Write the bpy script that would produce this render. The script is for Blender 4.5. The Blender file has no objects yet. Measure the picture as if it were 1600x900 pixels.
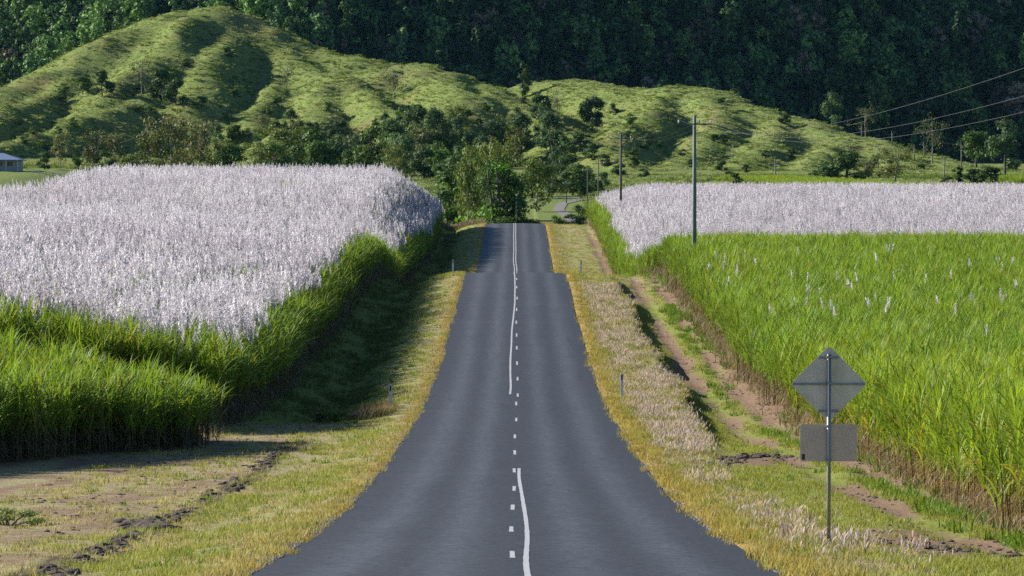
import bpy, bmesh, math, random
import numpy as np
from mathutils import Vector

sc = bpy.context.scene
C = sc.collection
PI = math.pi

# ------------------------------------------------------------------ camera, sky, sun, exposure
F = 6200.0            # focal length in photo pixels (1600 wide): a 140 mm lens
HY, VX = 300.0, 805.0  # eye level row and the column the straight road runs towards
SUN_EL, SUN_AZ = math.radians(26), math.radians(24)   # azimuth: how far beyond due left

cd = bpy.data.cameras.new('camera'); cam = bpy.data.objects.new('camera', cd); C.objects.link(cam)
cd.sensor_width = 36; cd.lens = F * 36 / 1600
cd.clip_start = 1; cd.clip_end = 20000
cam.location = (0, 0, 0)
cam.rotation_euler = (PI / 2 - math.atan((450 - HY) / F), 0, math.atan((VX - 800) / F))
sc.camera = cam

w = bpy.data.worlds.new('World'); sc.world = w; w.use_nodes = True
nt = w.node_tree
sky = nt.nodes.new('ShaderNodeTexSky'); sky.sky_type = 'NISHITA'; sky.sun_disc = False
sky.sun_elevation = SUN_EL
sky.sun_rotation = math.atan2(-math.cos(SUN_AZ), math.sin(SUN_AZ))
sky.air_density = 1.0; sky.dust_density = 0.2; sky.ozone_density = 6.0
bg = nt.nodes['Background']; bg.inputs['Strength'].default_value = 0.06
nt.links.new(sky.outputs[0], bg.inputs['Color'])

sd = bpy.data.lights.new('sun', 'SUN'); sun = bpy.data.objects.new('sun', sd); C.objects.link(sun)
sd.energy = 5.0; sd.angle = math.radians(0.55); sd.color = (1.0, 0.95, 0.87)
sdir = Vector((-math.cos(SUN_EL) * math.cos(SUN_AZ), math.cos(SUN_EL) * math.sin(SUN_AZ), math.sin(SUN_EL)))
sun.rotation_euler = sdir.to_track_quat('Z', 'Y').to_euler(); sun.location = (-60, 30, 80)

vs = sc.view_settings
vs.view_transform = 'Standard'; vs.look = 'None'; vs.gamma = 1; vs.use_curve_mapping = False
vs.exposure = 1.0
sc.render.engine = 'CYCLES'
sc.cycles.max_bounces = 5; sc.cycles.diffuse_bounces = 2; sc.cycles.glossy_bounces = 2
sc.cycles.transmission_bounces = 4; sc.cycles.transparent_max_bounces = 4; sc.cycles.volume_bounces = 0; sc.cycles.sample_clamp_direct = 6; sc.cycles.sample_clamp_indirect = 3
sc.cycles.use_denoising = False
HAZE = 0.000008

rng = np.random.default_rng(11)
random.seed(5)

# ------------------------------------------------------------------ small numeric tools
def ss(a, b, x):
    t = np.clip((np.asarray(x, float) - a) / (b - a), 0, 1); return t * t * (3 - 2 * t)

def _h(ix, iy, s):
    n = (ix.astype(np.int64) * 374761393 + iy.astype(np.int64) * 668265263 + s * 1442695041) & 0xffffffff
    n = ((n ^ (n >> 13)) * 1274126177) & 0xffffffff
    n = (n ^ (n >> 16)) & 0xffffffff
    return n / 4294967295.0

def vn(x, y, s=0):
    x = np.asarray(x, float); y = np.asarray(y, float)
    ix = np.floor(x); iy = np.floor(y); fx = x - ix; fy = y - iy
    fx = fx * fx * (3 - 2 * fx); fy = fy * fy * (3 - 2 * fy)
    a = _h(ix, iy, s); b = _h(ix + 1, iy, s); c = _h(ix, iy + 1, s); d = _h(ix + 1, iy + 1, s)
    return (a * (1 - fx) + b * fx) * (1 - fy) + (c * (1 - fx) + d * fx) * fy

def fbm(x, y, s=0, o=4):
    r = 0; a = .5; t = 0
    for k in range(o):
        r = r + a * vn(x * 2 ** k, y * 2 ** k, s + 17 * k); t += a; a *= .5
    return r / t

def at(px, d): return (px - VX) / F * d
def zat(py, d): return (HY - py) / F * d

# ------------------------------------------------------------------ terrain
PROF = [(-3000, 60), (-400, 12), (-60, 0.2), (0, -1.65), (25, -3.1), (53, -5.1), (80, -6.5), (109, -7.5), (141, -8.1), (172, -8.2), (196, -7.75),
        (224, -7.0), (255, -6.0), (272, -5.6), (282, -5.65), (295, -6.2), (322, -7.9), (343, -7.7), (358, -7.2), (389, -6.25),
        (430, -4.75), (462, -3.8), (476, -3.7), (492, -4.2), (530, -5.8), (570, -6.2), (620, -5.4), (690, -3.4), (760, -1.7), (850, .6),
        (930, 2.4), (1000, 4.4), (1100, 6.8), (1300, 9), (3500, 30)]
_py = np.arange(-3000, 3500, 1.0)
_pz = np.interp(_py, [p[0] for p in PROF], [p[1] for p in PROF])
_k = np.exp(-0.5 * (np.arange(-18, 19) / 5.5) ** 2); _k /= _k.sum()
_pz = np.convolve(np.pad(_pz, 18, mode='edge'), _k, 'valid')
def P(y): return np.interp(y, _py, _pz)

def ridge(pts): return np.array([(at(px, d), d, zat(py, d)) for px, py, d in pts])
RIDGES = [
    (ridge([(830, 163, 1245), (790, 148, 1260), (700, 112, 1285), (640, 97, 1300), (540, 89, 1320), (470, 75, 1335), (420, 49, 1345), (380, 30, 1350),
            (330, 6, 1360), (280, 13, 1355), (230, 39, 1345), (180, 63, 1330), (110, 101, 1305), (60, 119, 1285), (0, 138, 1265), (-80, 160, 1240), (-220, 195, 1200)]), .52, 7),
    (ridge([(305, 16, 1350), (268, 66, 1300), (236, 93, 1270), (205, 118, 1245), (175, 150, 1215)]), .60, 4),
    (ridge([(371, 32, 1348), (345, 78, 1300), (312, 125, 1245), (285, 158, 1205)]), .62, 4),
    (ridge([(430, 60, 1342), (480, 98, 1295), (545, 125, 1245), (595, 155, 1195), (640, 188, 1145), (655, 220, 1090)]), 0.70, 4),
    (ridge([(455, 80, 1330), (430, 130, 1270), (395, 180, 1200), (370, 215, 1140)]), 0.72, 4),
    (ridge([(250, 138, 1235), (203, 158, 1200), (140, 181, 1150), (70, 204, 1100), (0, 226, 1060), (-80, 245, 1020)]), 0.68, 3),
    (ridge([(110, 112, 1300), (60, 150, 1230), (0, 172, 1180), (-60, 190, 1130)]), 0.68, 3),
    (ridge([(520, 120, 1248), (500, 165, 1190), (450, 205, 1130), (430, 225, 1090)]), 0.67, 4),
    (ridge([(690, 112, 1287), (720, 140, 1235), (700, 175, 1170), (650, 205, 1110)]), 0.67, 4),
    (ridge([(790, 150, 1258), (850, 185, 1190), (900, 215, 1140), (960, 240, 1090), (1010, 268, 1040)]), 0.62, 4),
    (ridge([(830, 124, 1385), (900, 123, 1370), (935, 129, 1345), (985, 139, 1310), (1050, 134, 1280), (1100, 140, 1262), (1160, 161, 1235), (1260, 191, 1190),
            (1370, 217, 1140), (1440, 239, 1105), (1500, 257, 1070), (1560, 276, 1030)]), .5, 8),
    (ridge([(1050, 134, 1280), (1020, 162, 1230), (985, 192, 1170), (960, 215, 1130)]), 0.67, 4),
    (ridge([(1100, 140, 1262), (1128, 178, 1205), (1095, 228, 1130), (1050, 262, 1070)]), 0.67, 4),
    (ridge([(1200, 172, 1220), (1215, 200, 1170), (1180, 235, 1100), (1150, 265, 1050)]), 0.67, 3),
    (ridge([(1330, 207, 1158), (1290, 232, 1100), (1255, 262, 1045)]), 0.62, 3),
    (ridge([(1440, 239, 1105), (1420, 258, 1060), (1400, 275, 1010)]), 0.57, 3),
]

def hill_raw(x, y):
    h = np.full(x.shape, -200.0)
    for R, s, wd in RIDGES:
        for a, b in zip(R[:-1], R[1:]):
            dx, dy = b[0] - a[0], b[1] - a[1]; L2 = dx * dx + dy * dy
            t = np.clip(((x - a[0]) * dx + (y - a[1]) * dy) / L2, 0, 1)
            dd = np.hypot(x - a[0] - t * dx, y - a[1] - t * dy)
            z = a[2] + t * (b[2] - a[2]) - s * (np.sqrt(dd * dd + wd * wd) - wd)
            h = np.maximum(h, z) + 0.35 * np.exp(-np.abs(h - z) / 0.9) * (np.abs(h - z) < 6)
    return h

def mountain_raw(x, y):
    m = 30 + .67 * (y - 1407) - .22 * np.clip(x, -85, 700) - .42 * np.clip(-85 - x, 0, 400)
    m = m + 30 * (fbm(x / 70, y / 55, 5, 3) - .5)
    return np.minimum(m, 400 + 20 * (fbm(x / 200, y / 200, 8, 2) - .5))

def smax(a, b, k):
    m = np.maximum(a, b); return m + k * np.log(np.exp((a - m) / k) + np.exp((b - m) / k)) - k * math.log(2) * np.exp(-np.abs(a - b) / k)

def base(x, y):
    z = P(y)
    ax = np.abs(x)
    # left hand land climbs away from the road
    z = z + 3.5 * ss(0, 6.5, -x - 8.8) * ss(295, 415, y) * (1 - .5 * ss(485, 545, y)) * (1 - .9 * ss(560, 660, y)) + 2.8 * ss(90, 106, -x) * ss(640, 840, y)
    z = z + 1.25 * ss(0, 9, x - 8) * ss(310, 450, y) * (1 - ss(500, 600, y)) + 1.7 * ss(32, 48, x) * (1 - ss(55, 95, x)) * ss(690, 800, y) * (1 - ss(900, 1000, y))
    z = z + .17 * np.clip(-x - 10, 0, 14) * ss(112, 142, y) * (1 - ss(200, 320, y))
    return z

def G(x, y, want=False):
    x = np.asarray(x, float); y = np.asarray(y, float)
    x, y = np.broadcast_arrays(x, y); ax = np.abs(x)
    z = base(x, y)
    near = 1 - ss(480, 560, y)
    L = -x; R = x
    wob = .5 * (fbm(y / 9, y * 0 + 3, 2, 3) - .5)
    # left verge: soft shoulder, then an open drain beyond the farm crossing
    z = z - .22 * ss(3.6, 6.0, L) * near
    drain = np.exp(-((L - 7.6 + wob) / 1.35) ** 2) * ss(141, 147, y) * near
    z = z - .75 * drain
    furrow = np.exp(-((L - 7.0 + wob) / .3) ** 2) * (1 - ss(128, 133, y))
    z = z + .05 * furrow
    # right verge: bank that breaks off into a washed-out cut, then a low farm track
    cut = 6.9 + 1.1 * (fbm(y / 14, y * 0 + 9, 4, 3) - .5) - 1.2 * (1 - ss(100, 150, y))
    depth = (.5 * ss(118, 150, y) + .10) * (1 - ss(262, 285, y))
    z = z - .18 * ss(3.6, 5.5, R) * near - depth * ss(cut - .12, cut + .14, R) * (1 - .55 * ss(8.0, 11, R))
    for rx in (8.3, 9.7):
        z = z - .09 * np.exp(-((R - rx - wob) / .28) ** 2) * near * ss(60, 75, y)
    amp = .10 * ss(3.5, 5.5, ax) * (1 - ss(300, 900, y)) + .25 * ss(300, 900, y) * ss(8, 30, ax)
    z = z + amp * (fbm(x / 1.6, y / 2.6, 1, 3) - .5) * 2 * .6
    z = z - .16 * (1 - ss(3.25, 3.45, ax)) * (1 - ss(700, 760, y))
    far = y > 880
    hm = np.full(x.shape, -200.0); mm = np.full(x.shape, -200.0)
    if far.any():
        xf, yf = x[far], y[far]
        wx = 6 * (fbm(xf / 40, yf / 40, 21, 3) - .5); wy = 9 * (fbm(xf / 40, yf / 40, 31, 3) - .5)
        hh = hill_raw(xf + wx, yf + wy)
        gul = np.abs(fbm(xf / 22 + .3 * yf / 60, yf / 60, 41, 3) - .5) * 2
        hh = hh + 6.5 * (gul - .25) * ss(0, 12, hh - 5) * .6 + 2.4 * (fbm(xf / 7, yf / 9, 51, 3) - .5) - .7 * (1 - np.abs(fbm(xf / 9 - .2 * yf / 30, yf / 34, 47, 2) - .5) * 4).clip(0, 1) * ss(0, 10, hh - 5)
        mo = mountain_raw(xf, yf)
        zf = smax(z[far], hh, 1.6)
        z = z.copy(); z[far] = smax(zf, mo, 1.5)
        hm[far] = hh; mm[far] = mo - np.maximum(hh, base(xf, yf))
    if want: return z, hm, mm
    return z

def gz(x, y): return float(G(np.array([x]), np.array([y]))[0])

def hit(px, py, d0=480, d1=1900):
    d = np.arange(d0, d1, 1.0)
    x = at(px, d); z = zat(py, d)
    k = np.nonzero(G(x, d) >= z)[0]
    i = k[0] if len(k) else len(d) - 1
    return float(x[i]), float(d[i])

# ------------------------------------------------------------------ object helpers
def tag(o, label=None, cat=None, group=None, kind=None):
    if label: o['label'] = label
    if cat: o['category'] = cat
    if group: o['group'] = group
    if kind: o['kind'] = kind
    return o

def empty(name, loc, label, cat, group=None, rz=0, s=1):
    o = bpy.data.objects.new(name, None); C.objects.link(o)
    o.location = loc; o.rotation_euler = (0, 0, rz); o.scale = (s, s, s) if not isinstance(s, tuple) else s
    o.empty_display_size = .2
    return tag(o, label, cat, group)

class MB:
    """collects verts / faces / per-vertex colours into one mesh"""
    def __init__(self): self.v = []; self.f3 = []; self.f4 = []; self.c = []; self.n = 0
    def add(self, v, f, col=(1, 1, 1)):
        v = np.asarray(v, float).reshape(-1, 3); f = np.asarray(f, int)
        col = np.asarray(col, float)
        if col.ndim == 1: col = np.tile(col, (len(v), 1))
        self.v.append(v); self.c.append(col)
        (self.f4 if f.shape[1] == 4 else self.f3).append(f + self.n); self.n += len(v)
    def mesh(self, name, mats=(), smooth=False):
        v = np.concatenate(self.v); me = bpy.data.meshes.new(name)
        fs = []
        lt = []
        if self.f4: a = np.concatenate(self.f4); fs.append(a.ravel()); lt.append(np.full(len(a), 4))
        if self.f3: a = np.concatenate(self.f3); fs.append(a.ravel()); lt.append(np.full(len(a), 3))
        li = np.concatenate(fs); lt = np.concatenate(lt); ls = np.concatenate([[0], np.cumsum(lt)[:-1]])
        me.vertices.add(len(v)); me.vertices.foreach_set('co', v.ravel())
        me.loops.add(len(li)); me.loops.foreach_set('vertex_index', li.astype(np.int32))
        me.polygons.add(len(lt)); me.polygons.foreach_set('loop_start', ls.astype(np.int32))
        me.polygons.foreach_set('loop_total', lt.astype(np.int32))
        me.polygons.foreach_set('use_smooth', np.full(len(lt), smooth))
        me.update(calc_edges=True)
        ca = me.attributes.new('col', 'FLOAT_COLOR', 'POINT')
        c = np.ones((len(v), 4)); c[:, :3] = np.concatenate(self.c); ca.data.foreach_set('color', c.ravel())
        for m in mats: me.materials.append(m)
        me.validate(); return me
    def build(self, name, mat, parent=None, smooth=False):
        o = bpy.data.objects.new(name, self.mesh(name, [mat], smooth)); C.objects.link(o)
        if parent: o.parent = parent
        return o
    # shapes
    def box(self, lo, hi, col=(1, 1, 1), bev=0.0):
        x0, y0, z0 = lo; x1, y1, z1 = hi
        if bev <= 0:
            v = [(x, y, z) for x in (x0, x1) for y in (y0, y1) for z in (z0, z1)]
            f = [(0, 1, 3, 2), (4, 6, 7, 5), (0, 4, 5, 1), (2, 3, 7, 6), (0, 2, 6, 4), (1, 5, 7, 3)]
            self.add(v, f, col); return
        bm = bmesh.new(); bmesh.ops.create_cube(bm, size=1)
        for q in bm.verts: q.co = ((x0 + x1) / 2 + q.co.x * (x1 - x0), (y0 + y1) / 2 + q.co.y * (y1 - y0), (z0 + z1) / 2 + q.co.z * (z1 - z0))
        bmesh.ops.bevel(bm, geom=bm.edges[:], offset=bev, segments=2, affect='EDGES', profile=.5)
        self.bm(bm, col)
    def bm(self, bm, col=(1, 1, 1)):
        bmesh.ops.triangulate(bm, faces=[f for f in bm.faces if len(f.verts) != 4]); bm.verts.index_update()
        v = [q.co[:] for q in bm.verts]; f4 = [[q.index for q in f.verts] for f in bm.faces if len(f.verts) == 4]
        f3 = [[q.index for q in f.verts] for f in bm.faces if len(f.verts) == 3]
        n = self.n; self.v.append(np.array(v)); self.c.append(np.tile(np.array(col, float), (len(v), 1)))
        if f4: self.f4.append(np.array(f4) + n)
        if f3: self.f3.append(np.array(f3) + n)
        self.n += len(v); bm.free()
    def prism(self, poly, y0, y1, col=(1, 1, 1)):
        """outline in x/z swept along y"""
        n = len(poly); v = [(p[0], y0, p[1]) for p in poly] + [(p[0], y1, p[1]) for p in poly]
        c0 = np.mean(np.array(poly), 0); v += [(c0[0], y0, c0[1]), (c0[0], y1, c0[1])]
        self.add(v, [(i, (i + 1) % n, n + (i + 1) % n, n + i) for i in range(n)], col)
        k = self.n - len(v)
        self.f3.append(np.array([(2 * n, (i + 1) % n, i) for i in range(n)] + [(2 * n + 1, n + i, n + (i + 1) % n) for i in range(n)]) + k)
    def tube(self, pts, rad, n=6, col=(1, 1, 1), cap=True):
        pts = np.asarray(pts, float); rad = np.broadcast_to(np.asarray(rad, float), (len(pts),))
        tg = np.gradient(pts, axis=0); tg /= np.linalg.norm(tg, axis=1)[:, None] + 1e-9
        ref = np.array([0, 0, 1.0]) if abs(tg[0][2]) < .8 else np.array([1.0, 0, 0])
        a = np.cross(tg, ref); a /= np.linalg.norm(a, axis=1)[:, None] + 1e-9; b = np.cross(tg, a)
        th = np.arange(n) * 2 * PI / n
        ring = pts[:, None] + rad[:, None, None] * (a[:, None] * np.cos(th)[None, :, None] + b[:, None] * np.sin(th)[None, :, None])
        m = len(pts); v = ring.reshape(-1, 3)
        f = [(i * n + j, i * n + (j + 1) % n, (i + 1) * n + (j + 1) % n, (i + 1) * n + j) for i in range(m - 1) for j in range(n)]
        col = np.asarray(col, float)
        if col.ndim == 2: col = np.repeat(col, n, 0)
        k = self.n; self.add(v, f, col)
        if cap and n > 3:
            e = (m - 1) * n
            self.f3.append(np.array([(e, e + j, e + j + 1) for j in range(1, n - 1)] + [(0, j + 1, j) for j in range(1, n - 1)]) + k)
    def blades(self, b, az, lean, droop, L, wd, segs, c0, c1, tw=None, power=1.4, taper=1.0):
        """N curved strips"""
        N = len(b); b = np.asarray(b, float)
        s = np.linspace(0, 1, segs + 1)
        sm = (s[1:] + s[:-1]) / 2
        th = lean[:, None] + droop[:, None] * sm[None] ** power
        st = L[:, None] / segs
        r = np.concatenate([np.zeros((N, 1)), np.cumsum(np.sin(th) * st, 1)], 1)
        z = np.concatenate([np.zeros((N, 1)), np.cumsum(np.cos(th) * st, 1)], 1)
        p = np.stack([b[:, 0, None] + r * np.cos(az)[:, None], b[:, 1, None] + r * np.sin(az)[:, None], b[:, 2, None] + z], -1)
        wz = wd[:, None] * (np.sin(np.clip(s * .9 + .12, 0, 1) * PI) ** .7 * taper + (1 - s) * (1 - taper))[None] * .5
        if tw is None: tw = rng.uniform(-.5, .5, N)
        sx = -np.sin(az + tw); sy = np.cos(az + tw)
        side = np.stack([sx, sy, np.sin(tw) * .5], -1)[:, None, :] * wz[:, :, None]
        v = np.stack([p - side, p + side], 2).reshape(N, -1, 3)
        k = (segs + 1) * 2
        f = np.array([(2 * i, 2 * i + 1, 2 * i + 3, 2 * i + 2) for i in range(segs)])
        f = (np.arange(N)[:, None, None] * k + f[None]).reshape(-1, 4)
        c0 = np.asarray(c0, float); c1 = np.asarray(c1, float)
        c0 = np.broadcast_to(c0, (N, 3)); c1 = np.broadcast_to(c1, (N, 3))
        col = c0[:, None] + (c1 - c0)[:, None] * s[None, :, None]
        self.add(v.reshape(-1, 3), f, np.repeat(col[:, :, None], 2, 2).reshape(-1, 3))

# ------------------------------------------------------------------ materials
def newmat(name):
    m = bpy.data.materials.new(name); m.use_nodes = True; t = m.node_tree
    b = t.nodes['Principled BSDF']; return m, t, b

def N(t, typ, **kw):
    n = t.nodes.new(typ)
    for k, v in kw.items():
        if k.startswith('i_'):
            key = k[2:]; n.inputs[int(key) if key.isdigit() else key].default_value = v
        else: setattr(n, k, v)
    return n

def mixc(t, fac, a, b, blend='MIX'):
    n = t.nodes.new('ShaderNodeMix'); n.data_type = 'RGBA'; n.blend_type = blend
    for s, v in ((0, fac), (6, a), (7, b)):
        if hasattr(v, 'is_output'): t.links.new(v, n.inputs[s])
        else: n.inputs[s].default_value = v if s == 0 else (*v, 1) if len(v) == 3 else v
    return n.outputs[2]

def math_(t, op, a, b=None, clamp=False):
    n = t.nodes.new('ShaderNodeMath'); n.operation = op; n.use_clamp = clamp
    for i, v in enumerate((a, b)):
        if v is None: continue
        if hasattr(v, 'is_output'): t.links.new(v, n.inputs[i])
        else: n.inputs[i].default_value = v
    return n.outputs[0]

def noise(t, vec, scale, detail=3, rough=.55, dist=0):
    n = N(t, 'ShaderNodeTexNoise', i_Scale=scale, i_Detail=detail, i_Roughness=rough, i_Distortion=dist)
    if vec is not None: t.links.new(vec, n.inputs['Vector'])
    return n.outputs['Fac']

def ramp(t, fac, stops):
    n = t.nodes.new('ShaderNodeValToRGB'); t.links.new(fac, n.inputs[0]); e = n.color_ramp.elements
    while len(e) < len(stops): e.new(.5)
    for q, (p, c) in zip(e, stops): q.position = p; q.color = (*c, 1) if len(c) == 3 else c
    return n.outputs[0]

def scaled(t, vec, s):
    n = N(t, 'ShaderNodeVectorMath', operation='MULTIPLY'); t.links.new(vec, n.inputs[0]); n.inputs[1].default_value = s
    return n.outputs[0]

def veg(name, transl=.35, tint=(1, 1, 1), var=.35, patch=.0, psc=.05, pcol=(1, 1, 1), spec=.25, rough=.55, tcol=(1.15, 1.1, .6)):
    """leaf material: mesh colour x per-plant variation, part of the light goes through the leaf"""
    m, t, b = newmat(name)
    a = N(t, 'ShaderNodeAttribute', attribute_name='col')
    oi = N(t, 'ShaderNodeObjectInfo')
    k = math_(t, 'MULTIPLY_ADD', oi.outputs['Random'], var); t.nodes[-1].inputs[2].default_value = 1 - var / 2
    c = mixc(t, 1.0, a.outputs['Color'], tint, 'MULTIPLY')
    vm = N(t, 'ShaderNodeVectorMath', operation='SCALE'); t.links.new(c, vm.inputs[0]); t.links.new(k, vm.inputs['Scale']); c = vm.outputs[0]
    if patch > 0:
        f = noise(t, oi.outputs['Location'], psc, 3)
        f = math_(t, 'MULTIPLY', math_(t, 'SUBTRACT', f, .42, True), patch * 4, True)
        c = mixc(t, f, c, mixc(t, 1.0, c, pcol, 'MULTIPLY'))
    t.links.new(c, b.inputs['Base Color']); b.inputs['Roughness'].default_value = rough
    b.inputs['Specular IOR Level'].default_value = spec
    if transl > 0:
        tr = N(t, 'ShaderNodeBsdfTranslucent'); t.links.new(mixc(t, 1.0, c, tcol, 'MULTIPLY'), tr.inputs['Color'])
        mx = N(t, 'ShaderNodeMixShader'); mx.inputs[0].default_value = transl
        t.links.new(b.outputs[0], mx.inputs[1]); t.links.new(tr.outputs[0], mx.inputs[2])
        t.links.new(mx.outputs[0], t.nodes['Material Output'].inputs['Surface'])
    return m

def plain(name, col, rough=.6, metal=0, mott=.15, sc_=3.0, bump=0.0, col2=None):
    m, t, b = newmat(name)
    tc = N(t, 'ShaderNodeTexCoord')
    f = noise(t, tc.outputs['Object'], sc_, 5)
    c2 = col2 or tuple(max(0, c * (1 - 2.2 * mott)) for c in col)
    t.links.new(ramp(t, f, [(.3, c2), (.65, col)]), b.inputs['Base Color'])
    b.inputs['Roughness'].default_value = rough; b.inputs['Metallic'].default_value = metal
    if bump:
        bp = N(t, 'ShaderNodeBump', i_Strength=bump, i_Distance=.02); t.links.new(noise(t, tc.outputs['Object'], sc_ * 6, 4), bp.inputs['Height'])
        t.links.new(bp.outputs[0], b.inputs['Normal'])
    return m

# ---- asphalt
def asphalt():
    m, t, b = newmat('asphalt')
    g = N(t, 'ShaderNodeNewGeometry'); pos = g.outputs['Position']
    sp = N(t, 'ShaderNodeSeparateXYZ'); t.links.new(pos, sp.inputs[0])
    fine = noise(t, pos, 16, 4, .8)
    st = scaled(t, pos, (1, .05, 1)); blotch = noise(t, st, .9, 5, .6)
    cross = noise(t, scaled(t, pos, (.12, 1, 1)), .25, 4, .65)
    # polished wheel paths at about 0.9 and 2.4 m either side of the centre line
    ax = math_(t, 'ABSOLUTE', math_(t, 'ADD', sp.outputs[0], math_(t, 'MULTIPLY', math_(t, 'SUBTRACT', blotch, .5), .5)))
    def bump_at(c, wd):
        d = math_(t, 'DIVIDE', math_(t, 'SUBTRACT', ax, c), wd); return math_(t, 'EXPONENT', math_(t, 'MULTIPLY', math_(t, 'MULTIPLY', d, d), -1))
    wp = math_(t, 'MAXIMUM', bump_at(.95, .38), bump_at(2.35, .42))
    edge = math_(t, 'MULTIPLY', math_(t, 'SUBTRACT', ax, 2.9), 1.6, True)
    c = ramp(t, fine, [(.3, (.010, .0115, .0135)), (.72, (.046, .050, .056))])
    c = mixc(t, math_(t, 'MULTIPLY', wp, .95), c, ramp(t, fine, [(.3, (.028, .032, .038)), (.72, (.092, .102, .115))]))
    c = mixc(t, math_(t, 'MULTIPLY', math_(t, 'SUBTRACT', blotch, .48, True), 1.6, True), c, mixc(t, 1, c, (.62, .62, .63), 'MULTIPLY'))
    c = mixc(t, math_(t, 'MULTIPLY', math_(t, 'SUBTRACT', cross, .5, True), 1.8, True), c, mixc(t, 1, c, (1.4, 1.38, 1.36), 'MULTIPLY'))
    grit = noise(t, pos, 5.5, 3, .8)
    c = mixc(t, 1, c, ramp(t, grit, [(.32, (.5, .5, .5)), (.5, (.96, .96, .96)), (.68, (1.6, 1.58, 1.55))]), 'MULTIPLY')
    stain = noise(t, scaled(t, pos, (1.6, .35, 1)), .9, 6, .7)
    c = mixc(t, math_(t, 'MULTIPLY', math_(t, 'SUBTRACT', stain, .56, True), 4, True), c, mixc(t, 1, c, (.6, .6, .6), 'MULTIPLY'))
    c = mixc(t, math_(t, 'MULTIPLY', edge, .7), c, (.024, .026, .030))
    t.links.new(c, b.inputs['Base Color']); b.inputs['Roughness'].default_value = .62; b.inputs['Specular IOR Level'].default_value = .45
    bp = N(t, 'ShaderNodeBump', i_Strength=.55, i_Distance=.008); t.links.new(noise(t, pos, 40, 2, .8), bp.inputs['Height']); t.links.new(bp.outputs[0], b.inputs['Normal'])
    return m

def ground_mat():
    m, t, b = newmat('verge_ground')
    g = N(t, 'ShaderNodeNewGeometry'); pos = g.outputs['Position']
    def att(n): return N(t, 'ShaderNodeAttribute', attribute_name=n).outputs['Fac']
    n1 = noise(t, pos, 1.3, 6, .65); n2 = noise(t, pos, 9, 5, .7); n3 = noise(t, pos, .35, 4, .6)
    straw = ramp(t, n2, [(.25, (.18, .145, .07)), (.5, (.32, .27, .14)), (.75, (.45, .39, .23))])
    green = ramp(t, n2, [(.25, (.10, .125, .024)), (.5, (.20, .23, .045)), (.78, (.31, .33, .09))])
    orange = ramp(t, n2, [(.25, (.19, .13, .035)), (.5, (.33, .23, .065)), (.75, (.43, .34, .12))])
    dirt = ramp(t, n2, [(.25, (.115, .07, .042)), (.5, (.225, .148, .095)), (.78, (.34, .25, .175))])
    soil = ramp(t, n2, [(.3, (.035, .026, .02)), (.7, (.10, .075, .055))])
    pad = ramp(t, n1, [(.3, (.10, .14, .035)), (.7, (.20, .24, .065))])
    def fac(a, n, k=1.4): return math_(t, 'MULTIPLY', math_(t, 'ADD', math_(t, 'SUBTRACT', n, .5), math_(t, 'SUBTRACT', a, .35)), 3.2, True)
    c = mixc(t, math_(t, 'MULTIPLY', math_(t, 'ADD', math_(t, 'SUBTRACT', n1, .5), math_(t, 'SUBTRACT', att('lush'), .3)), 2.2, True), straw, green)
    c = mixc(t, fac(att('orange'), n1), c, orange)
    c = mixc(t, fac(att('dirt'), n1), c, dirt)
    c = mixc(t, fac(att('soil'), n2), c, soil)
    c = mixc(t, att('pad'), c, pad)
    t.links.new(c, b.inputs['Base Color']); b.inputs['Roughness'].default_value = .95; b.inputs['Specular IOR Level'].default_value = .1
    bp = N(t, 'ShaderNodeBump', i_Strength=.8, i_Distance=.08); t.links.new(noise(t, pos, 7, 6, .75), bp.inputs['Height']); t.links.new(bp.outputs[0], b.inputs['Normal'])
    return m

def hill_mat():
    m, t, b = newmat('hill_grass')
    g = N(t, 'ShaderNodeNewGeometry'); pos = g.outputs['Position']
    n1 = noise(t, pos, .045, 5, .6); n2 = noise(t, scaled(t, pos, (1, 1, 2)), .5, 5, .7)
    c = ramp(t, n2, [(.28, (.09, .13, .032)), (.5, (.175, .225, .06)), (.75, (.27, .30, .10))])
    dry = ramp(t, n2, [(.3, (.13, .12, .04)), (.7, (.27, .23, .10))])
    c = mixc(t, math_(t, 'MULTIPLY', math_(t, 'SUBTRACT', n1, .5), 4, True), c, dry)
    at_ = N(t, 'ShaderNodeAttribute', attribute_name='dirt').outputs['Fac']
    c = mixc(t, math_(t, 'MULTIPLY', at_, .8), c, (.24, .16, .095))
    t.links.new(c, b.inputs['Base Color']); b.inputs['Roughness'].default_value = 1; b.inputs['Specular IOR Level'].default_value = .05
    bp = N(t, 'ShaderNodeBump', i_Strength=1, i_Distance=1.1); t.links.new(noise(t, scaled(t, pos, (1, 1, 1.8)), .33, 6, .75), bp.inputs['Height']); t.links.new(bp.outputs[0], b.inputs['Normal'])
    return m

def forest_floor_mat():
    m, t, b = newmat('forest_floor')
    g = N(t, 'ShaderNodeNewGeometry')
    c = ramp(t, noise(t, g.outputs['Position'], .2, 5, .7), [(.3, (.008, .015, .007)), (.7, (.022, .036, .012))])
    t.links.new(c, b.inputs['Base Color']); b.inputs['Roughness'].default_value = 1
    return m

def paint_mat():
    m, t, b = newmat('road_paint')
    g = N(t, 'ShaderNodeNewGeometry'); pos = g.outputs['Position']
    c = ramp(t, noise(t, pos, 26, 4, .75), [(.34, (.10, .105, .115)), (.46, (.36, .365, .375)), (.72, (.56, .56, .57))])
    t.links.new(c, b.inputs['Base Color']); b.inputs['Roughness'].default_value = .7
    return m

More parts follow.
